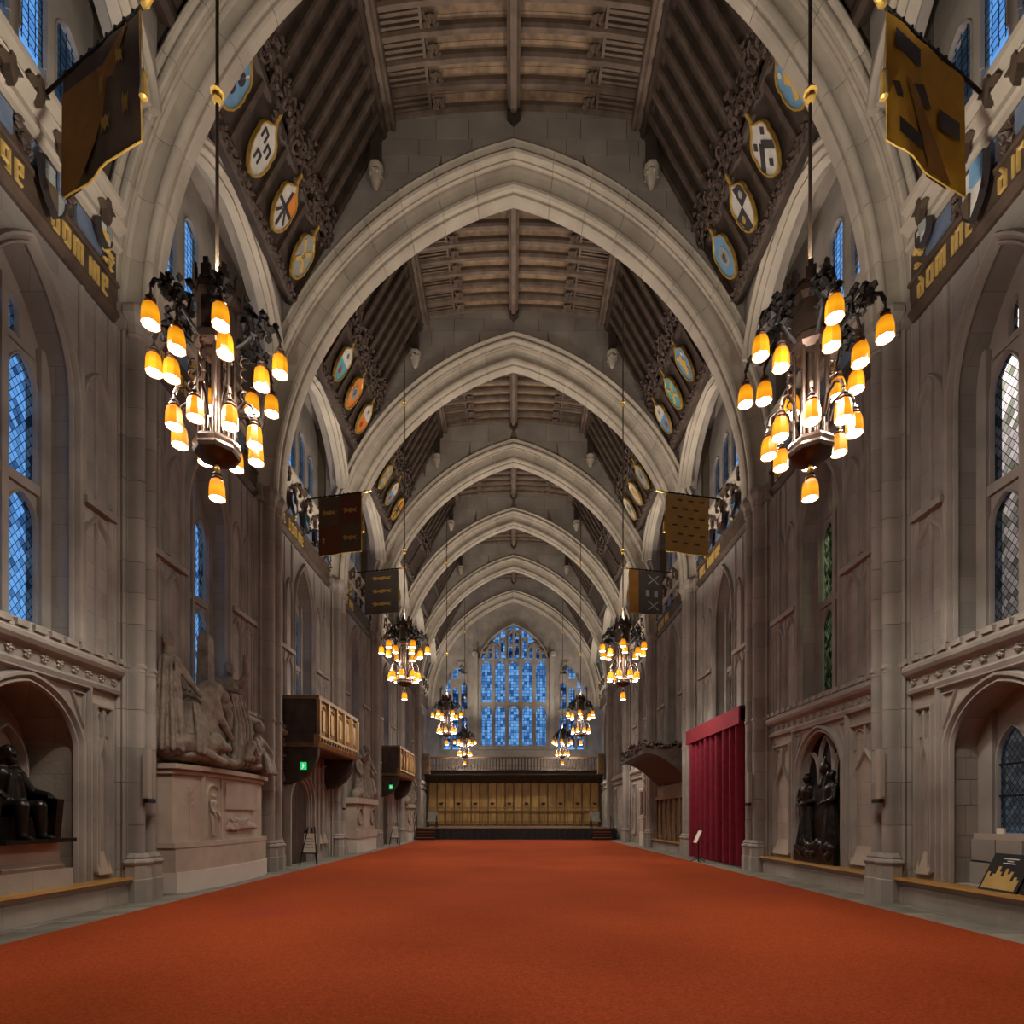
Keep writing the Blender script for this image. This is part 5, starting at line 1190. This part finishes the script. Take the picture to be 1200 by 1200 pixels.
# ---------------------------------------------------------------- oak balconies with doors, exit signs and easels
for b, wh in ((1, 'first'), (3, 'farther')):
    y0, y1 = BAYS[b]; ya, yb = y0 + 0.75, y1 - 0.12; XF = 6.08
    t = thing('oak_balcony', (-7, (ya + yb) / 2, 3.7), '%s carved oak balcony projecting from the wall over a doorway' % wh, 'balcony', group='oak balconies on the wall')
    MB().box(-7.2, -XF, ya, yb, 3.72, 3.86).build('balcony_floor', 'oak_brown', t)
    MB().box(-XF - .07, -XF, ya, yb, 3.86, 5.22).build('balcony_front', 'oak_brown', t)
    MB().box(-7.2, -XF, ya, ya + .07, 3.86, 5.22).build('balcony_side', 'wood_dark', t); MB().box(-7.2, -XF, yb - .07, yb, 3.86, 5.22).build('balcony_side', 'oak_brown', t)
    MB().box(-7.2, -XF + .06, ya - .05, yb + .05, 5.20, 5.32).build('balcony_rail', 'oak_brown', t)
    m = MB(); profile_run(m, -1, [(XF + .1, 3.70), (XF - .02, 3.74), (XF - .08, 3.86), (XF - .10, 4.02), (XF - .04, 4.10), (XF + .1, 4.10)], ya - .06, yb + .06); m.build('balcony_moulding', 'oak', t)
    nb = 5; w = (yb - ya) / nb
    for i in range(nb):
        a = ya + w * (i + .5); m = MB(); ribbon(m, -1, with_legs(pointed(a, w / 2 - .12, 4.85, 5.08, 5), 4.22), .06, XF, XF - .04); m.build('arcade_panel', 'oak', t)
        MB().box(-XF, -XF + .05, a - .13, a + .13, 4.25, 4.9).build('arcade_leaf', 'oak', t)
    for i in range(nb + 1):
        a = ya + w * i; MB().box(-XF - .02, -XF + .09, a - .06, a + .06, 4.1, 5.2).build('balcony_post', 'oak', t)
    for i in range(3):
        a = -7.1 + i * .36; MB().box(a, a + .28, ya - .02, ya + .01, 4.2, 5.1).build('side_panel', 'wood_dark', t)
    d_me = MB().box(-0.03, 0.03, -.05, .05, -.05, .05).mesh('dentil', 'wood_dark')
    for i in range(16):
        o = link('dentil', d_me, t); o.location = (-XF + .1, ya + .1 + (yb - ya - .2) * i / 15, 3.94)
    for a in (ya + .12, yb - .32):   # curved brackets
        pts = [(-7.2, 2.55), (-7.05, 2.6)] + [(-7.05 + .93 * math.sin(q / 8 * PI / 2), 2.6 + 1.1 * (1 - math.cos(q / 8 * PI / 2))) for q in range(1, 9)] + [(-7.2, 3.72)]
        MB().prism([(x, a, z) for x, z in pts], (0, .2, 0)).build('bracket', 'wood_dark', t)
    # doorway under it
    yd = y0 + 1.9
    dr = thing('door_%d' % (1 if b == 1 else 2), (-7.2, yd, 0), 'arched stone doorway with a boarded oak door under the %s balcony' % wh, 'door', kind='structure')
    for k_, o_ in enumerate((0.0, .14, .28)):
        m = MB(); ribbon(m, -1, with_legs(pointed(yd, .75 + o_, 2.0, 2.75 + o_, 9), 0), .13, 7.2, 7.06 - .05 * k_); m.build('door_moulding', 'stone', dr, smooth=50)
    for i in range(6):
        a = yd - .72 + i * .24; zt = lambda q: 2.0 + .72 * max(0, 1 - abs((q - yd) / .75) ** 1.8)
        MB().prism([(-7.19, a + .008, 0.02), (-7.19, a + .232, 0.02), (-7.19, a + .232, zt(a + .232)), (-7.19, a + .008, zt(a + .008))], (.05, 0, 0)).build('door_plank', 'wood_dark', dr)
    MB().lathe([(.02, -.05), (.05, -.03), (.05, .03), (.02, .05)], (-7.10, yd + .55, 1.05), 8).build('door_handle', 'iron', dr)
    for a in (3.0, 3.4, 3.8, 4.2):
        if y0 + a < y1 - .1: MB().tube([(-7.16, y0 + a, 0.3), (-7.16, y0 + a, 3.6)], .07, 8).build('wall_shaft', 'stone', WALL[-1], smooth=60)
    # exit sign hanging below the balcony
    t = thing('exit_sign', (-6.48, ya - .12, 3.05), 'small green running-man exit sign under the %s balcony' % wh, 'sign', group='green exit signs')
    yq = ya - .14; zs_ = 3.0; xq = -6.48
    MB().box(xq - .09, xq + .09, yq, yq + .04, zs_, zs_ + .23).build('sign_box', 'exit_green', t)
    m = MB(); m.box(xq - .02, xq + .01, yq - .006, yq, zs_ + .08, zs_ + .14); m.build('running_man', 'exit_white', t)
    MB().prism([(xq, yq - .006, zs_ + .08), (xq - .05, yq - .006, zs_ + .03), (xq - .035, yq - .006, zs_ + .02), (xq + .02, yq - .006, zs_ + .08)], (0, .006, 0)).build('pictogram_leg', 'exit_white', t)
    MB().lathe([(.001, .15), (.015, .16), (.015, .178), (.001, .19)], (xq - .005, yq - .003, zs_), 8).build('pictogram_head', 'exit_white', t)
    MB().prism([(xq + .03, yq - .006, zs_ + .11), (xq + .06, yq - .006, zs_ + .135), (xq + .06, yq - .006, zs_ + .085)], (0, .006, 0)).build('arrow', 'exit_white', t)
    MB().tube([(xq, yq + .02, zs_ + .23), (xq, yq + .02, 3.70)], .010, 6).build('hanger', 'iron', t)
    # easel
    xe_, ye_ = -6.42, (y0 + 1.05 if b == 1 else y0 + 1.4)
    t = thing('sign_easel', (xe_, ye_, 0), 'folding black easel holding a white notice by the %s balcony' % wh, 'easel', group='notice easels at the carpet edge')
    for e in (-.28, .28): MB().tube([(xe_ + e, ye_ - .18, .035), (xe_ + e * .35, ye_ + .08, 1.22)], .022, 6).build('leg', 'black', t)
    MB().tube([(xe_, ye_ + .55, .035), (xe_, ye_ + .10, 1.2)], .022, 6).build('leg', 'black', t)
    MB().box(xe_ - .26, xe_ + .26, ye_ - .10, ye_ - .06, .38, .42).build('tray', 'black', t)
    MB().prism([(xe_ - .2, ye_ - .10, .42), (xe_ + .2, ye_ - .10, .42), (xe_ + .2, ye_ + .03, 1.02), (xe_ - .2, ye_ + .03, 1.02)], (0, .03, 0)).build('notice', 'paper', t)
    for q in range(4): MB().prism([(xe_ - .13, ye_ - .104 + .13 * (.25 + .15 * q), .42 + .6 * (.25 + .15 * q)), (xe_ + .13 - .05 * (q % 2), ye_ - .104 + .13 * (.25 + .15 * q), .42 + .6 * (.25 + .15 * q)), (xe_ + .13 - .05 * (q % 2), ye_ - .104 + .13 * (.30 + .15 * q), .42 + .6 * (.30 + .15 * q)), (xe_ - .13, ye_ - .104 + .13 * (.30 + .15 * q), .42 + .6 * (.30 + .15 * q))], (0, .006, 0)).build('text_line', 'sh_grey', t)

# ---------------------------------------------------------------- bronze memorial in the second bay of the curtain wall
yc = BC[0]
t = thing('bronze_memorial', (7.2, yc, 0.46), 'dark bronze memorial of two robed figures before traceried arches', 'memorial')
MB().box(7.02, 7.42, yc - .86, yc + .86, .465, .86).build('memorial_base', 'bronze', t)
c = Clay(); rnd = random.Random(6)
for i in range(24): c.ell((7.05, yc + rnd.uniform(-.75, .75), .68 + rnd.uniform(-.12, .3)), (.09, .13, .11))
c.clay('base_figures', 'bronze', t, 0.025, 1)
for sg in (-1, 1):
    c = Clay(); figure(c, (7.20, yc + sg * .50, .86), 1.75, (-1, -sg * .25), arms=[((-.155, .03, .62), (-.07, .11, .58)), ((.155, .03, .62), (.07, .11, .58))]); c.clay('robed_figure', 'bronze', t, 0.025, 2)
MB().rings([[(7.30 + dx * w * .5, yc + dy * w, z) for dx, dy in ((-1, -1), (1, -1), (1, 1), (-1, 1))] for z, w in ((.86, .24), (2.35, .20))], True, True).build('pedestal', 'bronze', t)
c = Clay(); c.cap((7.32, yc, 2.3), (7.32, yc, 2.45), .17, .10); c.ell((7.33, yc, 2.68), (.12, .17, .17)); c.cap((7.33, yc, 2.8), (7.33, yc, 2.95), .07, .03); c.clay('crest_urn', 'bronze', t, 0.03, 1)
MB().poly([(8.02, yc - .9, .5), (8.02, yc + .9, .5), (8.02, yc + .9, 3.6), (8.02, yc - .9, 3.6)]) if False else None
bk = MB(); bk.box(7.42, 7.48, yc - .905, yc + .905, .46, 3.55); bk.build('memorial_back', 'bronze', t)
for a in (-.6, 0, .6):
    m = MB(); ribbon(m, 1, with_legs(pointed(yc + a, .27, 2.6 + (0 if a else .25), 3.1 + (0 if a else .35), 7), .9), .06, 7.41, 7.32); m.build('tracery_arch', 'stone', WALL[1], smooth=50)

# ---------------------------------------------------------------- near niche window on the curtain wall, with display boards
yc = BC[-1]; WIN_N[0] += 1
win = thing('window_%d' % WIN_N[0], (7.75, yc, 1.3), 'leaded lattice window at the back of the near niche', 'window', kind='structure')
for sg in (-1, 1):
    light_with_head(1, win, yc + sg * .35, .29, 1.30, 2.45, 2.98, 3.7, 7.78, 'glass_low')
    for z in (1.86, 2.36): MB().box(7.73, 7.76, yc + sg * .35 - .29, yc + sg * .35 + .29, z, z + .03).build('saddle_bar', 'iron', win)
MB().box(7.66, 7.86, yc - .055, yc + .055, 1.25, 3.7).build('mullion', 'stone', win)
for sg in (-1, 1): MB().box(7.64, 7.86, *sorted((yc + sg * .645, yc + sg * .95)), 1.25, 3.7).build('jamb', 'stone', win)
MB().box(7.56, 7.86, yc - .92, yc + .90, 1.18, 1.28).build('window_sill', 'pale_stone', win)
bl = random.Random(2)
for z, n in ((.46, 3), (.84, 4)):
    for i in range(n):
        w = 1.84 / n; MB().box(7.52 + bl.uniform(-.02, .02), 7.86, yc - .92 + i * w + .008, yc - .92 + (i + 1) * w - .008, z + .004, z + .35).build('sill_block', 'ashlar', win)
# jamb stones of that niche, laid in courses
for sg in (1,):
    z = .46; j = 0
    while z < 2.6:
        h = (.42, .36, .5)[j % 3]; h = min(h, 2.66 - z)
        cuts = [7.24, 7.24 + (.28 if j % 2 else .2), 7.66]
        for xa, xb in zip(cuts, cuts[1:]): MB().box(xa + .005, xb - .005, yc + .905, yc + .93, z + .005, z + h - .005).build('jamb_block', 'ashlar', WALL[1])
        z += h; j += 1
MB().box(7.60, 7.64, yc + .40, yc + .52, 1.282, 1.37).build('place_card', 'paper', label='small white card standing on the niche window sill', cat='card')
def board(y, w, h, x, lab, cont):
    t = thing('display_board', (x, y, .46), lab, 'display board', group='display boards leaning in the near niche')
    f = lambda a, u, n: (x + .28 * u + n, y + a, .46 + .96 * u * h / 1.0)
    def slab(nm, mt, a0, a1, u0, u1, n0, n1): MB().rings([[f(a0, u0, n), f(a1, u0, n), f(a1, u1, n), f(a0, u1, n)] for n in (n0, n1)], True, True).build(nm, mt, t)
    slab('board_panel', 'black', -w / 2, w / 2, 0, 1, 0, .04)
    cont(slab, w)
def cont_a(slab, w):
    # pale skyline print along the lower half, small emblem lines above
    prof = [0.35, 0.42, 0.30, 0.55, 0.48, 0.62, 0.40, 0.52, 0.66, 0.45, 0.38, 0.5]
    for i, p in enumerate(prof): slab('print_tower', 'flag_tan', -w / 2 + .04 + i * (w - .08) / 12, -w / 2 + .04 + (i + 1) * (w - .08) / 12, .06, p, -.006, 0)
    for u, ww in ((.74, .1), (.80, .05), (.86, .12)): slab('print_line', 'sh_white', -ww, ww, u, u + .025, -.006, 0)
def cont_b(slab, w):
    slab('print_picture', 'sh_grey', -w / 2 + .06, w / 2 - .06, .12, .45, -.006, 0)
    for u in (.55, .65, .75): slab('print_line', 'sh_grey', -w / 2 + .08, w / 2 - .12, u, u + .02, -.006, 0)
board(yc - .12, .62, .56, 7.02, 'black display board with a pale skyline print leaning on the oak seat board', cont_a)
board(yc - .74, .54, .80, 7.06, 'taller black display board with a grey picture at the edge of the niche', cont_b)

# ---------------------------------------------------------------- red curtain in the third bay
y0, y1 = BAYS[1]
t = thing('red_curtain', (6.9, (y0 + y1) / 2, 0), 'tall crimson pleated curtain under a red pelmet, filling a wall bay', 'curtain')
def drape(a0, a1, name):
    n = int((a1 - a0) / 0.03); rnd = random.Random(9); rows = []
    ph = [rnd.uniform(-.5, .5) for _ in range(n + 1)]
    for z in (0.05, 1.0, 2.4, 4.45):
        rows.append([(6.86 + (.14 + .05 * math.sin(i * .37)) * math.sin(i * .42 + .6 * math.sin(i * .21) + .12 * z * math.sin(i * .1)), a0 + (a1 - a0) * i / n, z) for i in range(n + 1)])
    MB().rings(rows, False).build(name, 'curtain_red', t, smooth=70)
drape(y0 + .12, y0 + 1.75, 'curtain_panel'); drape(y0 + 1.80, y0 + 3.30, 'curtain_panel'); drape(y0 + 3.34, y1 - .05, 'curtain_panel')
MB().box(6.68, 6.74, y0 + .02, y1, 4.32, 4.84).build('pelmet', 'pelmet_red', t)
MB().box(6.74, 7.2, y0 + .02, y1, 4.78, 4.86).build('pelmet_board', 'black', t)
MB().box(7.02, 7.10, y0 + .0, y1, 0, 4.78).build('backing_cloth', 'black', t)
xe_, ye_ = 6.22, y0 + 2.2
t = thing('notice_stand', (xe_, ye_, 0), 'thin black floor stand with a tilted notice in front of the red curtain', 'stand')
MB().tube([(xe_, ye_, .03), (xe_, ye_, .75)], .018, 6).build('stand_pole', 'black', t)
for an in (0.4, 2.5, 4.6): MB().tube([(xe_, ye_, .15), (xe_ + .28 * math.cos(an), ye_ + .28 * math.sin(an), 0.03)], .014, 6).build('stand_foot', 'black', t)
MB().prism([(xe_ - .12, ye_ - .17, .68), (xe_ - .12, ye_ + .17, .68), (xe_ + .06, ye_ + .17, 1.08), (xe_ + .06, ye_ - .17, 1.08)], (.02, 0, -.01)).build('notice', 'paper', t)

# ---------------------------------------------------------------- oak canopy in the fourth bay, with columns and panels below
y0, y1 = BAYS[2]; yc = BC[2]
t = thing('oak_canopy', (7, yc, 3.2), 'carved dark oak canopy with an arched underside jutting out past the red curtain', 'canopy')
XC = 5.35
n = 10; ya, yb = y0 + .1, y1 - .2
rings = []
for i in range(n + 1):
    u = i / n; x = 7.2 - (7.2 - XC) * u; rings.append((x, 3.0 + 1.15 * math.sin(u * PI / 2)))
m = MB(); m.rings([[(x, ya, z), (x, yb, z)] for x, z in rings], False); m.build('canopy_soffit', 'wood_dark', t, smooth=60)
for a in (ya, yb - .12): MB().prism([(x, a, z) for x, z in rings] + [(XC, a, 4.5), (7.2, a, 4.5)], (0, .12, 0)).build('canopy_cheek', 'wood_dark', t)
MB().box(XC - .08, XC + .04, ya - .05, yb + .05, 4.12, 4.48).build('canopy_fascia', 'wood_dark', t)
MB().box(XC - .02, 7.2, ya, yb, 4.44, 4.52).build('canopy_top', 'wood_dark', t)
cr = MB(); rnd = random.Random(12)
for i in range(70): cr.lump((XC - .06 + rnd.uniform(-.06, .06), ya + (yb - ya) * i / 69, 4.5 + rnd.uniform(-.25, .22)), rnd.uniform(.06, .11), rnd)
for i in range(26): cr.lump((XC + (7.1 - XC) * i / 25, ya - .06, 4.5 + rnd.uniform(-.12, .16)), rnd.uniform(.06, .10), rnd)
cr.build('carved_cresting', 'carved_wood', t, kind='stuff')
t = thing('canopy_panelling', (7.15, yc, .46), 'oak panelling with slim columns below the carved canopy', 'panelling')
MB().box(7.12, 7.2, ya, yb, .46, 3.0).build('backing_board', 'oak_brown', t)
for i in range(7):
    a = ya + .1 + (yb - ya - .2) * i / 6
    MB().lathe([(.07, .46), (.07, .55), (.045, .6), (.045, 2.2), (.07, 2.28), (.07, 2.36)], (7.06, a, 0), 8).build('column', 'oak_brown', t, smooth=50)
    if i < 6:
        w = (yb - ya - .2) / 6; MB().box(7.09, 7.13, a + .10, a + w - .10, .62, 2.1).build('panel', 'oak_brown', t)
MB().box(7.0, 7.2, ya, yb, 2.36, 2.5).build('panel_rail', 'oak_brown', t)
# pale wall tablet in the fifth bay
yc = BAYS[3][0] + .75
t = thing('wall_tablet', (7.1, yc, 0), 'pale marble wall tablet with dark inscription and carved crest past the oak canopy', 'tablet')
MB().box(6.75, 7.2, yc - .42, yc + .42, 0, .75).build('white_base', 'white_base', t); MB().box(6.78, 7.2, yc - .38, yc + .38, .75, 1.45).build('tablet_plinth', 'pale_stone', t)
MB().box(6.74, 7.2, yc - .46, yc + .46, 1.45, 1.55).build('tablet_shelf', 'white_base', t)
m = MB(); ribbon(m, 1, [(yc - .36, 1.6), (yc - .36, 2.9), (yc + .36, 2.9), (yc + .36, 1.6)], .10, 6.86, 6.76, True); m.build('tablet_frame', 'white_base', t)
MB().box(6.84, 7.2, yc - .32, yc + .32, 1.6, 2.9).build('inscription_panel', 'wood_dark', t)
MB().box(6.76, 7.2, yc - .48, yc + .48, 2.95, 3.05).build('tablet_cornice', 'white_base', t)
c = Clay(); rnd = random.Random(3)
for i in range(14): c.ell((6.92, yc + rnd.uniform(-.3, .3) * (1 - i / 16), 3.1 + i * .07), (.12, .13, .12))
c.clay('carved_crest', 'pale_stone', t, .035, 1)

# ---------------------------------------------------------------- column loudspeakers on the pillars
def loudspeaker(s, k, z0, h, lab, dy=-.22, dx=6.68, w=.048):
    y = (NEAR[k] + FAR[k]) / 2 + dy
    t = thing('column_loudspeaker', (s * dx, y, z0), lab, 'loudspeaker', group='slim loudspeakers on the pillars')
    MB().box(*sorted((s * (dx - w), s * (dx + w))), y - .06, y + .06, z0, z0 + h).build('cabinet', 'speaker_grey', t)
    MB().box(*sorted((s * (dx - w + .012), s * (dx + w - .012))), y - .068, y - .058, z0 + .03, z0 + h - .03).build('grille', 'speaker_grey', t)
    MB().box(s * dx - .04, s * dx + .04, y - .03, y + .18, z0 - .08, z0 - .005).build('bracket', 'black', t)
loudspeaker(-1, 0, 1.88, .9, 'slim grey column loudspeaker on the pillar beside the large sculpture group')
loudspeaker(1, 0, 1.88, .9, 'slim grey column loudspeaker on the pillar between niche window and bronze memorial')
loudspeaker(1, 1, 1.95, .85, 'slim grey column loudspeaker on the pillar next to the red curtain')
loudspeaker(-1, 2, 1.9, .85, 'slim dark loudspeaker on the pillar past the first oak balcony')

# ---------------------------------------------------------------- banners on poles
def banner(s, root, tip, drop, parts, lab, name='banner'):
    R_, T_ = Vector(root), Vector(tip); d = T_ - R_; t = thing('banner', root, lab, 'banner', group='banners on poles along the hall')
    MB().tube([R_, T_], .025, 8).build('pole', 'iron', t, smooth=60)
    n = d.normalized(); MB().tube([T_ - n * .02, T_ + n * .05, T_ + n * .10, T_ + n * .30], [.03, .055, .04, .006], 8).build('finial', 'gold', t, smooth=40)
    a0, a1 = .24, .97
    hor = Vector((n.x, n.y, 0)).normalized(); side = Vector((-hor.y, hor.x, 0))
    def cl(u, v, off=0.0):      # u along the pole (0 = wall side), v down
        p = R_ + d * (a0 + (a1 - a0) * u); rip = .018 * math.sin(u * 9 + s) * (.25 + v) + .008 * math.sin(u * 17 + v * 2)
        return p + Vector((0, 0, -v * drop - .04)) + side * (rip + off)
    def patch(nm, mt, u0, u1, v0, v1, off, poly=None):
        nu, nv = 10, 6; m = MB()
        g = [[cl(u0 + (u1 - u0) * i / nu, v0 + (v1 - v0) * j / nv, off) for i in range(nu + 1)] for j in range(nv + 1)]
        if poly: m.poly([cl(u, v, off) for u, v in poly]); m.poly([cl(u, v, -off) for u, v in poly])
        else:
            m.rings(g, False)
            m.rings([[cl(u0 + (u1 - u0) * i / nu, v0 + (v1 - v0) * j / nv, -off) for i in range(nu + 1)] for j in range(nv + 1)], False)
        m.build(nm, mt, t, smooth=70)
    patch('cloth', parts[0], 0, 1, 0, 1, .008)
    for i, (mt, poly) in enumerate(parts[1:]): patch('emblem', mt, 0, 0, 0, 0, .026 + .003 * i, poly)
    m = MB(); m.tube([cl(1, v / 8, 0) for v in range(9)], .012, 5); m.tube([cl(u / 10, 1, 0) for u in range(11)], .012, 5); m.build('fringe', 'gold', t)
    for i in range(9): 
        p = R_ + d * (a0 + (a1 - a0) * (i + .3) / 9); MB().lathe([(.035, -.03), (.035, .03)], p, 8).build('sleeve_ring', 'black', t)
    q = T_ - n * .06; MB().tube([q, q + Vector((0, 0, -drop * .5)) + hor * .06], .008, 5).build('cord', 'gold', t)
    MB().lathe([(.02, 0), (.045, -.05), (.035, -.10), (.055, -.38), (.03, -.40)], q + Vector((0, 0, -drop * .5)) + hor * .06, 8).build('tassel', 'gold', t, smooth=40)
def blot(u0, u1, v0, v1):
    U = lambda q: u0 + (u1 - u0) * q
    V = lambda q: v0 + (v1 - v0) * q
    return [(U(.0), V(.35)), (U(.15), V(.0)), (U(.3), V(.3)), (U(.6), V(.15)), (U(.8), V(.35)), (U(1), V(.1)), (U(.9), V(.6)), (U(1), V(1)), (U(.75), V(.75)), (U(.5), V(1)), (U(.35), V(.7)), (U(.1), V(1)), (U(.12), V(.6))]
def rect(u0, u1, v0, v1): return [(u0, v0), (u1, v0), (u1, v1), (u0, v1)]
banner(-1, (-7.05, 8.15, 12.28), (-5.05, 7.45, 12.62), 1.75, ['flag_brown', ('flag_orange', [(0, .15), (.55, .2), (.85, .0), (.45, .75), (.2, 1), (0, 1)]), ('flag_emblem', blot(.12, .22, .45, .75)), ('flag_emblem', blot(.5, .58, .25, .45)), ('flag_emblem', blot(.72, .8, .15, .3)), ('flag_emblem', blot(.55, .66, .62, .78)), ('flag_emblem', blot(.8, .88, .55, .75))], 'dark brown and amber banner on a pole high beside the nearest chandelier')
banner(1, (7.05, 8.15, 12.28), (5.05, 7.45, 12.62), 1.75, ['flag_gold', ('flag_brown', [(.55, .35), (.95, .52), (.9, .62), (.45, .5)]), ('flag_orange', [(.80, .42), (.65, .45), (.2, 1), (.45, 1)]), ('flag_grey', rect(.6, .92, .1, .24)), ('flag_grey', rect(.1, .36, .45, .6)), ('flag_grey', rect(.58, .88, .78, .9))], 'bright gold banner with dark oblong charges on a pole high in the near bay')
quart = ['flag_brown', ('flag_rust', rect(.5, 1, 0, .5)), ('flag_rust', rect(0, .5, .5, 1)), ('flag_emblem', blot(.08, .40, .22, .32)), ('flag_emblem', blot(.58, .9, .22, .32)), ('flag_emblem', blot(.08, .4, .70, .80)), ('flag_emblem', blot(.58, .9, .7, .8))]
banner(-1, (-7.1, 18.6, 12.35), (-5.1, 18.5, 12.55), 1.95, quart, 'quartered brown and rust banner hanging over the first oak balcony')
bil = ['flag_tan'] + [('flag_brown', rect(.1 + .26 * i + (.13 if j % 2 else 0), .22 + .26 * i + (.13 if j % 2 else 0), .08 + .15 * j, .11 + .15 * j)) for j in range(6) for i in range(3)]
banner(1, (7.1, 18.6, 12.35), (5.1, 18.5, 12.55), 1.95, bil, 'tan banner powdered with dark bars hanging above the red curtain')
banner(-1, (-7.1, 24.3, 12.4), (-5.05, 24.2, 12.55), 1.9, ['flag_grey', ('flag_emblem', blot(.2, .8, .12, .22)), ('flag_emblem', blot(.2, .8, .42, .52)), ('flag_emblem', blot(.2, .8, .72, .82))], 'dark grey banner with three gold emblems, behind the second chandelier')
banner(1, (7.1, 24.3, 12.4), (5.05, 24.2, 12.55), 1.9, ['flag_grey', ('flag_orange', rect(.72, 1, 0, 1)), ('sh_grey', [(.1, .1), (.15, .1), (.45, .3), (.4, .3)]), ('sh_grey', [(.4, .1), (.45, .1), (.15, .3), (.1, .3)]), ('sh_grey', [(.1, .7), (.15, .7), (.45, .9), (.4, .9)]), ('sh_grey', [(.4, .7), (.45, .7), (.15, .9), (.1, .9)]), ('sh_grey', rect(.15, .25, .45, .6)), ('sh_grey', rect(.4, .5, .45, .6))], 'grey and rust banner with pale crosses and crescents, behind the second chandelier')

# ---------------------------------------------------------------- small wall spotlights and the floodlights behind the cornice
for s in (-1, 1):
    t = thing('wall_spotlight', (s * 7.5, 9.86, 14.4), 'tiny white spotlight fixed to the arch wall above the %s banner' % ('dark' if s < 0 else 'gold'), 'spotlight', group='tiny spotlights on the near arch')
    MB().lathe([(.03, -.1), (.05, -.05), (.05, .06)], (s * 6.55, 9.74, 14.65), 8).build('spot_body', 'iron', t, smooth=40)
    MB().lathe([(.045, -.12), (.05, -.10)], (s * 6.55, 9.74, 14.65), 8).build('spot_lens', 'spot_glow', t)
fl_i = 0
for b in range(-1, 6):
    for s in (-1, 1):
        y0, y1 = BAYS[b]; yf = (y0 + y1) / 2
        t = thing('floodlight', (s * 7.09, yf, 12.63), 'black floodlight standing behind the stone cornice in the %s bay of %s' % (ordinal_bay(b), SIDE[s]), 'floodlight', group='floodlights behind the cornice')
        MB().box(s * 7.09 - .04, s * 7.09 + .04, yf - .14, yf + .14, 12.655, 12.725).build('lamp_housing', 'black', t)
        MB().box(s * 7.09 - .02, s * 7.09 + .02, yf - .03, yf + .03, 12.63, 12.66).build('lamp_bracket', 'black', t)
        add_light('floodlight_beam', 'SPOT', (s * 7.05, yf, 12.82), FLOOD * (0.62 if b < 1 else 1.0), WARM, 0.15, (s * 1.0, yf + 0.9, 18.5), math.radians(130), 0.9)
# the lit ambulatory wall outside the near windows of the curtain side
ow = MB().box(10.4, 10.6, 2.0, 30.0, -0.5, 14.0).build('outer_wall', 'white_base', label='pale outer wall seen only through the leaded windows of the curtain side', cat='wall', kind='structure')
add_light('ambulatory_lamp', 'AREA', (8.9, 11.5, 12.5), 420.0, (0.86, 0.88, 1.0), 1.6, (10.4, 11.5, 6.0))
